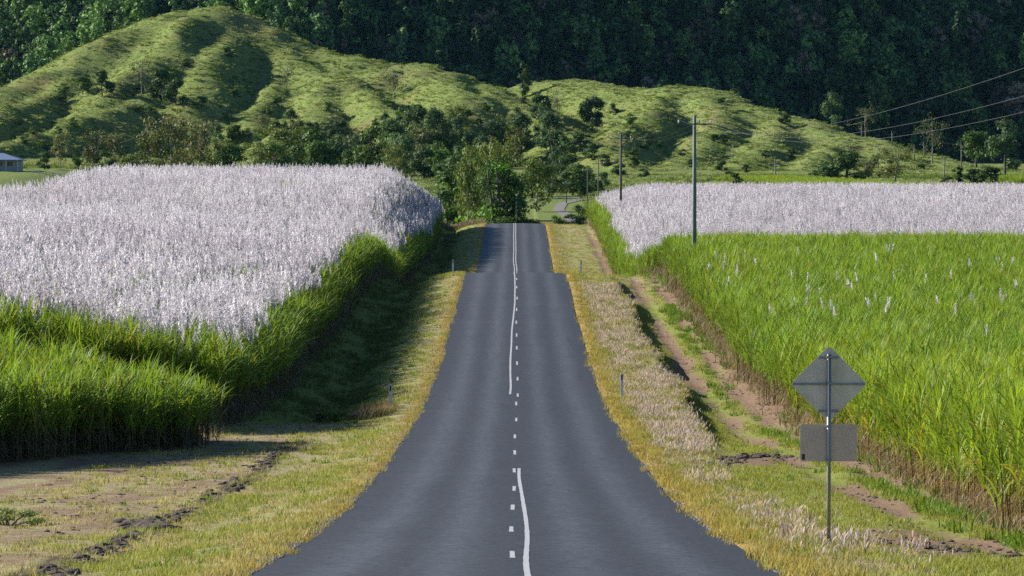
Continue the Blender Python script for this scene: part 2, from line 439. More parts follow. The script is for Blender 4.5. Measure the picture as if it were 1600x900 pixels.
M_ASPH = asphalt(); M_GROUND = ground_mat(); M_HILL = hill_mat(); M_FLOOR = forest_floor_mat(); M_PAINT = paint_mat()
M_CANE = veg('cane_leaf', .42, tint=(1.12, 1.1, 1.05), var=.3, patch=.5, psc=.12, pcol=(1.25, 1.0, .75))
M_CANEY = veg('yellowing_cane_leaf', .42, tint=(1.3, 1.19, 1.0), var=.35, patch=.6, psc=.2, pcol=(1.3, 1.02, .8))
M_PLUME = veg('cane_plume', .55, var=.3, patch=.5, psc=.06, pcol=(.80, .77, .79), spec=.1, rough=.8, tcol=(.98, .97, 1.0))
M_GRASS = veg('grass_blade', .35, var=.5, spec=.1)
M_LEAF = veg('tree_leaf', .25, tint=(1.7, 1.75, 1.6), var=.45, spec=.12)
M_FOREST = veg('forest_leaf', .15, tint=(1.4, 1.5, 1.55), var=.8, patch=.0, spec=.08)
M_TUSS = veg('hill_tussock', .35, var=.5, patch=.6, psc=.02, pcol=(1.2, 1.08, .95), spec=.08)
M_BARK = plain('pale_bark', (.34, .30, .25), .9, mott=.25, sc_=1.5, bump=.5)
M_DBARK = plain('dark_bark', (.10, .08, .065), .9, mott=.25, sc_=1.5, bump=.5)
M_DEADW = plain('dead_wood', (.30, .27, .24), .9, mott=.2, sc_=1.2)
M_SOIL = plain('clod_soil', (.15, .11, .08), 1, mott=.28, sc_=5, bump=1)
M_STEEL = plain('galvanised_steel', (.30, .31, .32), .45, .75, mott=.1, sc_=6)
M_ALU = plain('sign_back', (.80, .69, .56), .6, 0, mott=.15, sc_=2.2)
M_ALU2 = plain('sign_back_brown', (.72, .55, .43), .65, 0, mott=.08, sc_=2.2)
M_POLEG = plain('treated_pole_wood', (.17, .21, .18), .85, mott=.15, sc_=2)
M_POLED = plain('weathered_pole_wood', (.11, .10, .095), .85, mott=.15, sc_=2)
M_PORC = plain('insulator_porcelain', (.62, .62, .60), .3, mott=.03)
M_WIRE = plain('wire_metal', (.09, .095, .10), .6, .3, mott=.02)
M_GPOST = plain('guide_post_white', (.70, .72, .74), .5, mott=.06, sc_=5)
M_BLACK = plain('black_reflector', (.02, .02, .022), .35, mott=0)
M_BLUE = plain('blue_reflector', (.08, .25, .55), .35, mott=.05)
M_WALL = plain('house_wall', (.36, .37, .38), .8, mott=.04)  # wall colour darkened to stand in for its shade
M_ROOFB = plain('blue_grey_roof', (.15, .21, .32), .5, mott=.08, sc_=1)
M_ROOFG = plain('grey_green_roof', (.19, .24, .22), .55, mott=.08, sc_=1)
M_GLASS = plain('window_glass', (.04, .05, .06), .1, mott=0)
M_FENCE = plain('fence_timber', (.42, .40, .36), .85, mott=.12)
M_LANE = plain('pale_gravel', (.17, .155, .14), .95, mott=.12, sc_=.8)

# ------------------------------------------------------------------ ground, hills, mountain
def grid_obj(name, xs, ys, mat, label, attrs=None, skip=None):
    X, Y = np.meshgrid(xs, ys); Z, hm, mm = G(X, Y, True)
    nx, ny = len(xs), len(ys)
    me = bpy.data.meshes.new(name)
    v = np.stack([X, Y, Z], -1).reshape(-1, 3)
    idx = np.arange(nx * ny).reshape(ny, nx)
    f = np.stack([idx[:-1, :-1], idx[:-1, 1:], idx[1:, 1:], idx[1:, :-1]], -1).reshape(-1, 4)
    me.vertices.add(len(v)); me.vertices.foreach_set('co', v.ravel())
    me.loops.add(f.size); me.loops.foreach_set('vertex_index', f.ravel().astype(np.int32))
    me.polygons.add(len(f)); me.polygons.foreach_set('loop_start', (np.arange(len(f)) * 4).astype(np.int32)); me.polygons.foreach_set('loop_total', np.full(len(f), 4, np.int32))
    me.polygons.foreach_set('use_smooth', np.ones(len(f), bool)); me.update(calc_edges=True)
    if attrs:
        for k, a in attrs(X, Y).items():
            q = me.attributes.new(k, 'FLOAT', 'POINT'); q.data.foreach_set('value', np.clip(a, 0, 1).ravel().astype(np.float32))
    me.materials.append(mat); o = bpy.data.objects.new(name, me); C.objects.link(o)
    return tag(o, label, None, None, 'structure')

def cutx(y): return 6.9 + 1.1 * (fbm(y / 14, y * 0 + 9, 4, 3) - .5) - 1.2 * (1 - ss(100, 150, y))

def ground_attrs(x, y):
    L, R = -x, x; ax = np.abs(x)
    near = 1 - ss(470, 520, y)
    n = fbm(x / 1.5, y / 5, 61, 3); n2 = fbm(x / .9, y / 2.2, 62, 3)
    orange = np.where(x > 0, np.exp(-((R - 3.7) / .75) ** 2) * 1.0, np.exp(-((L - 3.6) / .5) ** 2) * .8) * near
    lush = .35 + .0 * x
    lush = np.where(x > 0, .30 + .5 * ss(0, .5, R - cutx(y)) , .22 + .3 * np.exp(-((L - 4.9) / .8) ** 2) + .35 * (n - .5))
    lush = lush + .8 * ss(142, 150, y) * ss(5, 7, L) * (x < 0)
    lush = np.where((x > 0) & (y > 262), .45 + .4 * (n - .5), lush)
    dirt = np.zeros_like(x)
    # left: scraped headland in front of the cane
    dirt = np.maximum(dirt, (.42 + .8 * (n2 - .45)) * ss(6.2, 7.6, L) * (1 - ss(132, 142, y)))
    dirt = np.maximum(dirt, .5 * np.exp(-((y - 139) / 4.5) ** 2) * ss(5, 6.5, L) * (1 - ss(9, 11, L)))
    # right: wheel ruts and scraped patches on the farm track
    for rx in (8.3, 9.8): dirt = np.maximum(dirt, np.exp(-((R - rx - .5 * (fbm(y / 9, y * 0 + 3, 2, 3) - .5)) / .6) ** 2) * (.72 + 2.2 * (fbm(x / 1.2, y / 9, 63, 3) - .5)) * near)
    dirt = np.maximum(dirt, .9 * np.exp(-((R - 7.2) / 1.2) ** 2 - ((y - 72) / 9) ** 2))
    dirt = np.maximum(dirt, .8 * np.exp(-((R - 7.0) / 1.6) ** 2 - ((y - 117) / 5) ** 2))
    dirt = np.maximum(dirt, .8 * np.exp(-((R - 10.0) / 1.2) ** 2 - ((y - 165) / 30) ** 2) * (.6 + n))
    dirt = np.maximum(dirt, .7 * np.exp(-((R - 8.0) / 1.2) ** 2 - ((y - 255) / 14) ** 2))
    dirt = np.maximum(dirt, .55 * np.exp(-((R - 5.2) / 2.2) ** 2 - ((y - 283) / 8) ** 2))
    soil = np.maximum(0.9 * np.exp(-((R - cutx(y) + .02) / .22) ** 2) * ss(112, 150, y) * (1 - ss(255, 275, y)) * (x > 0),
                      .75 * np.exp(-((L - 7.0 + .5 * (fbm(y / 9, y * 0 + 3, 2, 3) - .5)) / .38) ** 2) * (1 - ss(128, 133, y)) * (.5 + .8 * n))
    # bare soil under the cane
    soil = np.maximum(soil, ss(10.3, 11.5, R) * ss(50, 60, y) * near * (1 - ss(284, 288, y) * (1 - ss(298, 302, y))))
    soil = np.maximum(soil, .40 * ss(5.6, 6.8, L) * ss(145, 150, y) * near)  # drain ground outside the cane, darkened to deepen the hedge shadow
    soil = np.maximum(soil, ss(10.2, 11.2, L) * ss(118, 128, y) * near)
    pad = ss(500, 560, y)
    return dict(orange=orange, lush=lush, dirt=dirt, soil=soil, pad=pad)

def cat_(*a): return np.unique(np.round(np.concatenate(a), 3))
side = np.concatenate([np.arange(14.4, 60, 1.5), np.arange(60, 262, 2.6), np.array([270, 290, 330, 400, 520, 700, 1000, 1500, 2200, 3000])])
xs = cat_(-side, np.arange(-14.1, 14.2, .3), side)
ys_near = cat_(np.array([-3000, -1500, -800, -400, -200, -120, -80, -50, -30, -20, -10]), np.arange(0, 50, 2), np.arange(50, 180, .5), np.arange(180, 300, 1), np.arange(300, 560, 2), np.arange(560, 937, 4))
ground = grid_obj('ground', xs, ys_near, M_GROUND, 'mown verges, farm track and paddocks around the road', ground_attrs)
YB = float(ys_near[-1])

def hill_attrs(x, y):
    tr = ridge([(1135, 150, 1240), (1120, 172, 1205), (1085, 200, 1165), (1060, 230, 1120)])
    d = np.full(x.shape, 99.0)
    for a, b in zip(tr[:-1], tr[1:]):
        dx, dy = b[0] - a[0], b[1] - a[1]; q = np.clip(((x - a[0]) * dx + (y - a[1]) * dy) / (dx * dx + dy * dy), 0, 1)
        d = np.minimum(d, np.hypot(x - a[0] - q * dx, y - a[1] - q * dy))
    return dict(dirt=np.exp(-(d / 1.5) ** 2) * .6)
xh = cat_(-np.arange(0, 262, 2.6), np.arange(0, 262, 2.6), -side[-10:], side[-10:])
YM = 1400.0
grid_obj('hills', xh, cat_(np.array([YB]), np.arange(YB + 2, YM, 2.6), np.array([YM])), M_HILL, 'sunlit grassy hills with folded spurs below the forest', hill_attrs)
grid_obj('mountain', xh, cat_(np.array([YM]), np.arange(YM + 4, 1620, 4), np.array([1650, 1700, 1800, 1900, 2000, 2200, 2400, 2700, 3000])), M_FLOOR, 'dark forested mountainside filling the top of the view')

# ------------------------------------------------------------------ road and its paint
def road():
    y = cat_(np.arange(-120, 50, 3), np.arange(50, 300, .5), np.arange(300, 560, 1.0), np.arange(560, 640, 2))
    n = len(y)
    jl = .12 * (fbm(y / 1.1, y * 0, 71, 4) - .5) + .28 * (fbm(y / 12, y * 0, 72, 2) - .5)
    jr = .12 * (fbm(y / 1.1, y * 0, 73, 4) - .5) + .28 * (fbm(y / 12, y * 0, 74, 2) - .5)
    u = np.linspace(-1, 1, 15)
    X = np.where(u[None] < 0, u[None] * (3.5 + jl[:, None]), u[None] * (3.5 + jr[:, None]))
    bend = 9 * np.clip((y - 500) / 140, 0, 1) ** 2          # bears right beyond the second crest
    Z = P(y)[:, None] + .05 - .07 * np.abs(X) / 3.5 * 1.0
    X = X + bend[:, None]
    # skirts
    m = X.shape[1]; v = np.stack([X, np.repeat(y[:, None], m, 1), Z], -1).reshape(-1, 3)
    idx = np.arange(n * m).reshape(n, m)
    f = np.stack([idx[:-1, :-1], idx[:-1, 1:], idx[1:, 1:], idx[1:, :-1]], -1).reshape(-1, 4)
    b = MB(); b.add(v, f)
    for e_, g_ in ((0, -.05), (m - 1, .05)):                # the broken side of the seal
        v2 = np.concatenate([np.stack([X[:, e_], y, Z[:, e_]], -1), np.stack([X[:, e_] + g_, y, Z[:, e_] - .3], -1)])
        b.add(v2, [(i, i + 1, n + i + 1, n + i) if e_ else (i, n + i, n + i + 1, i + 1) for i in range(n - 1)])
    o = b.build('road', M_ASPH, smooth=True)
    tag(o, 'straight grey asphalt country road dipping and rising', None, None, 'structure')
road()

def lane_z(y, x): return P(y) + .05 - .07 * np.abs(x) / 3.5 + .004
def stripe(b, y0, y1, xf, wd=.08):
    n = max(2, int((y1 - y0) / .5) + 1); y = np.linspace(y0, y1, n); x = xf(y)
    wob = .012 * (fbm(y / .7, y * 0, 81, 2) - .5)
    v = np.concatenate([np.stack([x - wd / 2 + wob, y, lane_z(y, x)], -1), np.stack([x + wd / 2 - wob, y, lane_z(y, x)], -1)])
    f = [(i, n + i, n + i + 1, i + 1) for i in range(n - 1)]
    b.add(v, f)
def wav(y, s, a=.16): return a * (.75 * vn(y / 24, y * 0, s) + .25 * vn(y / 11, y * 0, s + 3) - .5) * .95
b = MB()
stripe(b, 30, 104.5, lambda y: .15 + wav(y, 91, .14) - .03 * ss(85, 104, y))
stripe(b, 159, 282, lambda y: -.22 + wav(y, 92) + .16 * ss(175, 240, y))
stripe(b, 282, 492, lambda y: -.12 + wav(y, 93) * 1.0)
stripe(b, 282, 492, lambda y: .10 + wav(y, 93) * 1.0)
tag(b.build('solid_road_line', M_PAINT), 'unbroken wavering white centre lines painted on the road', None, None, 'structure')
b = MB()
k = 0; yy = 20.0
def row_d(py):
    d = np.arange(30, 290, .25); r = HY - P(d) * F / d
    return float(np.interp(-py, -r, d)) if False else float(d[np.argmin(np.abs(r - py))])
dash = [row_d(q) for q in (873, 832, 797.5, 767, 738.5, 710, 684.5, 658, 633, 619.5, 594, 569, 545, 525, 505, 485, 467, 450, 437)]
dash = [dash[0] - 10.5, dash[0] - 21] + dash + [dash[-1] + 12, dash[-1] + 23]
for q in dash:
    off = -.05 if q < 106 else (.0 if q < 157 else .07)
    stripe(b, q - 1.35, q + 1.35, lambda y: off + wav(y, 94, .12), .075)
tag(b.build('dashed_road_line', M_PAINT), 'broken white centre line dashes on the road', None, None, 'structure')

# ------------------------------------------------------------------ scattering with geometry nodes (stuff)
def src(name, mb, mats, smooth=True):
    return bpy.data.objects.new(name, mb.mesh(name, mats, smooth))      # never linked: only the scatter uses it

def scatter(name, pts, srcs, label, cat, rotz=None, scl=None, idx=None, tilt=None):
    n = len(pts); me = bpy.data.meshes.new(name); me.vertices.add(n); me.vertices.foreach_set('co', np.asarray(pts, float).ravel())
    if rotz is None: rotz = rng.uniform(0, 2 * PI, n)
    if scl is None: scl = rng.uniform(.8, 1.2, n)
    if scl.ndim == 1: scl = np.repeat(scl[:, None], 3, 1)
    if idx is None: idx = rng.integers(0, len(srcs), n)
    rv = np.zeros((n, 3)); rv[:, 2] = rotz
    if tilt is not None: rv[:, :2] = tilt
    for nm, arr in (('rotv', rv), ('sclv', scl)):
        a = me.attributes.new(nm, 'FLOAT_VECTOR', 'POINT'); a.data.foreach_set('vector', arr.ravel().astype(np.float32))
    a = me.attributes.new('pick', 'INT', 'POINT'); a.data.foreach_set('value', idx.astype(np.int32))
    o = bpy.data.objects.new(name, me); C.objects.link(o); tag(o, label, cat, None, 'stuff')
    ng = bpy.data.node_groups.new(name, 'GeometryNodeTree'); ng.is_modifier = True
    ng.interface.new_socket('Geometry', in_out='INPUT', socket_type='NodeSocketGeometry'); ng.interface.new_socket('Geometry', in_out='OUTPUT', socket_type='NodeSocketGeometry')
    gi = ng.nodes.new('NodeGroupInput'); go = ng.nodes.new('NodeGroupOutput'); ip = ng.nodes.new('GeometryNodeInstanceOnPoints'); jn = ng.nodes.new('GeometryNodeJoinGeometry')
    for s in reversed(srcs):
        q = ng.nodes.new('GeometryNodeObjectInfo'); q.inputs['Object'].default_value = s; q.inputs['As Instance'].default_value = True
        ng.links.new(q.outputs['Geometry'], jn.inputs[0])
    def na(nm, ty):
        q = ng.nodes.new('GeometryNodeInputNamedAttribute'); q.data_type = ty; q.inputs['Name'].default_value = nm; return q.outputs[0]
    ng.links.new(gi.outputs[0], ip.inputs['Points']); ng.links.new(jn.outputs[0], ip.inputs['Instance']); ip.inputs['Pick Instance'].default_value = True
    ng.links.new(na('pick', 'INT'), ip.inputs['Instance Index']); ng.links.new(na('rotv', 'FLOAT_VECTOR'), ip.inputs['Rotation']); ng.links.new(na('sclv', 'FLOAT_VECTOR'), ip.inputs['Scale'])
    ng.links.new(ip.outputs[0], go.inputs[0])
    md = o.modifiers.new('scatter', 'NODES'); md.node_group = ng
    return o

def jgrid(x0, x1, y0, y1, step, keep=None, jit=.45, stepy=None):
    stepy = stepy or step
    X, Y = np.meshgrid(np.arange(x0, x1, step), np.arange(y0, y1, stepy)); X = X.ravel(); Y = Y.ravel()
    X = X + rng.uniform(-jit, jit, len(X)) * step; Y = Y + rng.uniform(-jit, jit, len(Y)) * stepy
    if keep is not None: k = keep(X, Y); X, Y = X[k], Y[k]
    return X, Y

def U(a, b, n): return rng.uniform(a, b, n)
def jc(c, n, v=.2): return np.asarray(c, float)[None] * (1 + U(-v, v, n))[:, None] * (1 + rng.uniform(-.06, .06, (n, 3)))

# ---- sugar cane clumps
GREEN = (.155, .26, .036); DGREEN = (.085, .175, .025); YEL = (.30, .30, .05); DEAD = (.19, .155, .11)
def cane_clump(seed, plumes=0, h=2.0, ns=9, nl=9, yellow=.08, deadn=6, tlo=.38):
    b = MB()
    for s in range(ns):
        r = .62 * math.sqrt(rng.random()); a = rng.random() * 2 * PI; x, y = r * math.cos(a), r * math.sin(a)
        hh = h * rng.uniform(.82, 1.1); lx, ly = rng.normal(0, .07, 2) * hh
        b.tube([(x, y, -.1), (x + lx * .3, y + ly * .3, hh * .5), (x + lx, y + ly, hh)], [.017, .015, .010], 3, [(.20, .15, .085), (.20, .17, .08), (.14, .2, .04)], cap=False)
        t = U(tlo, 1.0, nl); base_ = np.stack([x + lx * t, y + ly * t, hh * t], -1)
        g = jc(GREEN, nl, .3); yl = rng.random(nl) < yellow; g[yl] = jc(YEL, yl.sum(), .2) if yl.any() else g[yl]
        b.blades(base_, U(0, 2 * PI, nl), U(.08, .45, nl), U(.7, 2.0, nl), U(.95, 1.55, nl), U(.03, .05, nl), 5, g * .95, g * np.array([1.15, 1.1, .9]))
        # upright spindle leaves
        q = 3; g = jc(GREEN, q, .2)
        b.blades(np.repeat([[x + lx, y + ly, hh * .97]], q, 0), U(0, 2 * PI, q), U(.0, .2, q), U(.2, .9, q), U(.8, 1.2, q), U(.025, .04, q), 4, g, g * np.array([1.2, 1.15, .9]))
        if deadn:
            q = deadn; t = U(.12, .62, q); base_ = np.stack([x + lx * t, y + ly * t, hh * t], -1); g = jc(DEAD, q, .45)
            b.blades(base_, U(0, 2 * PI, q), U(.5, 1.5, q), U(1.0, 2.2, q), U(.5, 1.0, q), U(.02, .04, q), 3, g, g * .9, power=.8)
    for s in range(plumes):
        r = .68 * math.sqrt(rng.random()); a = rng.random() * 2 * PI; x, y = r * math.cos(a), r * math.sin(a)
        plume(b, x, y, h * rng.uniform(.9, 1.12) + .55)
    return b

def plume(b, x, y, z0, z1=None, L=None):
    L = L or rng.uniform(.62, .98); az = rng.normal(.2, 1.0); lean = rng.uniform(.02, .3)
    pts = np.array([(x + math.cos(az) * lean * u * u * L * 1.2, y + math.sin(az) * lean * u * u * L * 1.2, z0 + u * L) for u in np.linspace(0, 1, 5)])
    pc = np.array((.785, .75, .755)) * rng.uniform(.78, 1.08)
    b.tube(np.concatenate([[(x, y, z0 - .75)], pts]), [.007] + [.006] * 4 + [.002], 3, [(.22, .24, .09)] * 2 + [pc * .8] * 4, cap=False)
    n = 56; u = rng.beta(1.0, 1.25, n); p = np.stack([np.interp(u, np.linspace(0, 1, 5), pts[:, i]) for i in range(3)], -1)
    ln = (.17 * (1 - u) ** .7 + .07) * U(.7, 1.2, n)
    c = jc(pc, n, .14)
    b.blades(p, U(0, 2 * PI, n) * .5 + az * .5 + U(0, 2 * PI, n) * .5, U(.2, .75, n), U(.3, 1.1, n), ln, U(.018, .038, n), 2, c, c * 1.05)

CANE = [src('cane_clump', cane_clump(i), [M_CANE]) for i in range(6)]
CANEY = [src('cane_clump', cane_clump(i, yellow=.13, nl=11, tlo=.28, deadn=6), [M_CANEY]) for i in range(6)]
def flower_clump(i):
    b = cane_clump(i, 0, ns=6, nl=6, deadn=0); p = MB()
    for s in range(8):
        r = .7 * math.sqrt(rng.random()); a = rng.random() * 2 * PI
        plume(p, r * math.cos(a), r * math.sin(a), 2.0 * rng.uniform(.84, 1.2) + .5)
    # two materials in one source mesh
    n4 = sum(len(f) for f in b.f4) ; me = None
    nb = sum(len(f) for f in b.f4); 
    for v, c in zip(p.v, p.c): b.v.append(v); b.c.append(c)
    for f in p.f4: b.f4.append(f + b.n)
    for f in p.f3: b.f3.append(f + b.n)
    b.n += p.n
    o = src('flowering_cane_clump', b, [M_CANE, M_PLUME])
    mi = np.zeros(len(o.data.polygons), np.int32); mi[nb:] = 1
    o.data.polygons.foreach_set('material_index', mi)
    return o
FLOWER = [flower_clump(i) for i in range(6)]

def fieldz(x, y): return G(x, y) - .03
def put(name, X, Y, srcs, label, cat, sc0=.88, sc1=1.12, hgt=None):
    s = U(sc0, sc1, len(X)); S = np.stack([np.maximum(s, .9), np.maximum(s, .9), s if hgt is None else s * hgt], -1)
    return scatter(name, np.stack([X, Y, fieldz(X, Y)], -1), srcs, label, cat, scl=S)

def ledge(y): return 9.9 + .5 * (fbm(y / 12, y * 0 + 2, 13, 3) - .5) - 1.2 * ss(300, 420, y)
def redge(y): return 10.35 + .7 * (fbm(y / 10, y * 0 + 5, 14, 3) - .5) - .5 * (1 - ss(75, 110, y))
# left: short green block, then the flowering block behind a farm gap
def front_l(x): return 113 + (x + 15) * 2.0
X, Y = jgrid(-40, -9, 96, 134, .72, lambda x, y: (-x > ledge(y) + .1) & (y > np.minimum(front_l(x), 124)) & (y < 129.5 + .06 * (-x - 10)))
put('sugar_cane', X, Y, CANE, 'low bright green cane block at left, in front of the flowering cane', 'sugar cane', .74, .95, np.interp(-X, [10, 15, 20], [.80, 1.08, 1.22]))
def l_flower(x, y):
    ed = -x - ledge(y); fr = y - 136
    return (ed > (.6 + .8 * vn(y / 2.5, x * 0, 3)) * (1 - 1.3 * ss(372, 392, y))) & (fr > 1.6 + 5.5 * vn(x / 1.6, y * 0, 4) - 1.0 * ss(13, 18, -x)) & (vn(x / 1.5, y / 3.6, 7) < .89 - .3 * np.exp(-fr / 9) - .12 * (vn(x / 9, y / 16, 71) > .6))
def l_block(x, y): return (-x > ledge(y)) & (y > 137 + .5 * np.sin(x)) & (-x < np.where(y > 398, 47.5 + .8 * np.sin(y), 100)) & (-x < .13 * y + 16)
X, Y = jgrid(-78, -8, 135, 458, .86, l_block)
k = l_flower(X, Y)
put('flowering_cane', X[k], Y[k], FLOWER, 'silvery white flowering cane field covering the left side', 'sugar cane', .9, 1.12)
e = np.clip((-X[~k] - ledge(Y[~k])) / 1.5, 0, 1)
put('sugar_cane', X[~k], Y[~k], CANE, 'dark green cane hedge edging the left flowering field', 'sugar cane', .95, 1.15, .84 + .2 * e)
# right: yellowing near block, green block, flowering block beyond
X, Y = jgrid(9, 34, 58, 141, .66, lambda x, y: (x > redge(y)) & (x < .13 * y + 14))
put('sugar_cane', X, Y, CANEY, 'yellowing cane with brown dead leaves at the right, beside the sign', 'sugar cane', .72, .98, np.interp(Y, [70, 120, 140], [.98, 1.05, 1.1]))
X, Y = jgrid(9, 52, 142, 303, .74, lambda x, y: (x > redge(y) + .3) & (x < .13 * y + 14) & ((y < 284) | (x > 15)))
put('sugar_cane', X, Y, CANE, 'broad green cane block on the right with a few stray plumes', 'sugar cane', .84, 1.1)
def redge2(y): return 9.0 + .6 * (fbm(y / 10, y * 0 + 5, 15, 3) - .5) + 1.2 * (1 - ss(300, 330, y))
X, Y = jgrid(8, 78, 299, 486, .88, lambda x, y: (x > redge2(y)) & (x < .13 * y + 14))
k = ((X - redge2(Y) > .9 + .8 * vn(Y / 3, Y * 0, 5)) & ((Y > 306 + 5 * vn(X / 3, X * 0, 6)) ) & ((X > 13) | (Y > 322)) & (vn(X / 1.6, Y / 4, 8) < .9 - .3 * np.exp(-(Y - 305) / 14)))
put('flowering_cane', X[k], Y[k], FLOWER, 'silvery flowering cane field beyond the green block at right', 'sugar cane', .88, 1.08)
put('sugar_cane', X[~k], Y[~k], CANE, 'green cane fringe in front of the right flowering field', 'sugar cane', .8, 1.05)
# beyond the second crest, left of the road
X, Y = jgrid(-24, -9.5, 500, 560, .9, lambda x, y: (-x > 10.5) & (-x < 16))
put('flowering_cane', X, Y, FLOWER, 'small far patch of flowering cane beyond the crest', 'sugar cane', .9, 1.1)

# ---- grasses
def tuft(n, h0, h1, wd, cols, spread=.12, lean=.6, droop=1.2):
    b = MB(); r = spread * np.sqrt(rng.random(n)); a = U(0, 2 * PI, n)
    c = np.array([cols[i] for i in rng.integers(0, len(cols), n)], float) * U(.75, 1.25, n)[:, None]
    b.blades(np.stack([r * np.cos(a), r * np.sin(a), np.full(n, -.02)], -1), U(0, 2 * PI, n), U(0, lean, n), U(.1, droop, n), U(h0, h1, n), U(.7, 1.3, n) * wd, 2, c * .85, c * 1.15, taper=.3)
    return b
def seedtuft(n):
    b = tuft(n, .10, .26, .012, [(.30, .27, .10), (.22, .24, .06)], .2)
    m = int(n * .42); r = .3 * np.sqrt(rng.random(m)); a = U(0, 2 * PI, m)
    c = jc((.45, .365, .375), m, .2)
    b.blades(np.stack([r * np.cos(a), r * np.sin(a), U(.08, .24, m)], -1), U(0, 2 * PI, m), U(0, .6, m), U(.2, 1.2, m), U(.10, .18, m), U(.016, .03, m), 2, c, c * 1.1)
    return b
T_ORANGE = [src('tuft', tuft(24, .07, .2, .014, [(.36, .25, .06), (.42, .33, .11), (.30, .25, .06), (.30, .30, .07), (.44, .38, .16)], .16), [M_GRASS]) for _ in range(4)]
T_STRAW = [src('tuft', tuft(24, .05, .14, .014, [(.42, .36, .17), (.32, .29, .11), (.25, .25, .06), (.46, .41, .23)], .16), [M_GRASS]) for _ in range(4)]
T_GREEN = [src('tuft', tuft(26, .06, .18, .014, [(.24, .28, .055), (.30, .32, .075), (.18, .22, .04), (.36, .35, .11)], .16), [M_GRASS]) for _ in range(4)]
T_WEED = [src('tuft', tuft(34, .12, .34, .03, [(.14, .24, .03), (.10, .19, .025), (.20, .28, .05)], .22, 1.0), [M_GRASS]) for _ in range(4)]
T_DARK = [src('tuft', tuft(26, .08, .24, .016, [(.08, .13, .035), (.11, .16, .045), (.14, .16, .055), (.18, .16, .07)], .2), [M_GRASS]) for _ in range(4)]  # drain weeds, coloured dark to deepen the shadowed verge
T_SEED = [src('tuft', seedtuft(34), [M_GRASS]) for _ in range(4)]
T_RED = [src('tuft', tuft(30, .25, .6, .02, [(.34, .19, .15), (.33, .24, .15), (.20, .22, .07), (.24, .24, .08)], .22), [M_GRASS]) for _ in range(3)]
T_TRASH = [src('tuft', tuft(26, .15, .6, .032, [(.20, .16, .11), (.14, .11, .075), (.30, .25, .18)], .4, 1.4, 1.0), [M_GRASS]) for _ in range(4)]

def gscat(name, X, Y, srcs, label, s0=.7, s1=1.3, bare=True):
    if bare:
        dt = ground_attrs(X, Y)['dirt']; k = rng.random(len(X)) > ss(.3, .62, dt) * .93; X, Y = X[k], Y[k]
    scatter(name, np.stack([X, Y, G(X, Y)], -1), srcs, label, 'grass', scl=U(s0, s1, len(X)) * np.interp(Y, [60, 150, 300], [1, 1.15, 1.5]))
def dens(y, a=60, b=300): return rng.random(len(y)) < np.interp(y, [50, 90, 160, 300, 480], [1, .8, .42, .2, .1])
VR = 3.62
jit = lambda y, s: .35 * (fbm(y / 2, y * 0, s, 3) - .5)
X, Y = jgrid(3.3, 6.2, 48, 480, .16, lambda x, y: dens(y) & (x > VR - .14 + jit(y, 3)) & (rng.random(len(x)) < (.15 + .45 * (fbm(x / .7, y / 3, 33, 3) > .45)) * np.exp(-((x - 3.75) / .9) ** 2)), stepy=.24)
gscat('dry_grass', X, Y, T_ORANGE, 'orange-yellow dry grass fringing the right road edge')
X, Y = jgrid(-5.2, -3.3, 48, 480, .17, lambda x, y: dens(y) & (-x > VR - .12 + jit(y, 4)) & (rng.random(len(x)) < (.1 + .4 * (fbm(x / .7, y / 3, 34, 3) > .48)) * np.exp(-((x + 3.7) / .5) ** 2)), stepy=.26)
gscat('dry_grass', X, Y, T_ORANGE, 'orange-yellow dry grass fringing the left road edge', .5, 1.0)
X, Y = jgrid(-13, -3.4, 48, 478, .19, lambda x, y: dens(y) & (-x > 3.65 + jit(y, 4)) & (-x < np.where(y > 300, 9.2, 12)) & (rng.random(len(x)) < .25 + .75 * (fbm(x / 1.2, y / 4, 9, 3) > .46) * (.45 + .55 * (x > -6.6))), stepy=.3)
g = fbm(X / .9, Y / 3, 19, 3) + .12 * ((-X > 4.3) & (-X < 6.3)) + .2 * (Y > 146) * (X < -5)
k = g > .56
dq = (X < -6.1) & (Y > 146) & (rng.random(len(X)) < .85)
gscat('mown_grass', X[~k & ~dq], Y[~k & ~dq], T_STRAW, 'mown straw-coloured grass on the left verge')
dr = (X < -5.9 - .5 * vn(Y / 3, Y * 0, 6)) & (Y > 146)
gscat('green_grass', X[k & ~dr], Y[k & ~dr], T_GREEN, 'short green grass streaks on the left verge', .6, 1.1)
gscat('drain_grass', X[k & dr], Y[k & dr], T_DARK, 'dark green grass in the left drain, coloured to deepen the cane shadow', .7, 1.6)
X, Y = jgrid(4.0, 11.2, 48, 480, .19, lambda x, y: dens(y) & (rng.random(len(x)) < .25 + .75 * (fbm(x / 1.2, y / 4, 29, 3) > .44)), stepy=.3)
k = fbm(X / .9, Y / 3, 39, 3) + .16 * (X > cutx(Y)) > .5
rut = np.minimum(np.abs(X - 8.3), np.abs(X - 9.75)) > .42 * (rng.random(len(X)) < .85)
gscat('green_grass', X[k & rut], Y[k & rut], T_GREEN, 'yellow-green grass along the right farm track', .6, 1.2)
gscat('mown_grass', X[~k & rut], Y[~k & rut], T_STRAW, 'straw-coloured grass on the right verge', .8, 1.4)
X, Y = jgrid(4.1, 7.2, 60, 258, .2, lambda x, y: (dens(y)) & (x < cutx(y) - .12) & (x > 4.35 + .6 * (fbm(y / 6, y * 0, 44, 3) - .5)) &
             (rng.random(len(x)) < np.where(y > 118, .62, .14) * ss(62, 75, y) * (fbm(x / 1.0, y / 4, 49, 2) > np.where(y > 118, .40, .49))), stepy=.24)
gscat('seeding_grass', X, Y, T_SEED, 'pale pinkish seeding grass along the top of the right bank', .55, 1.0)
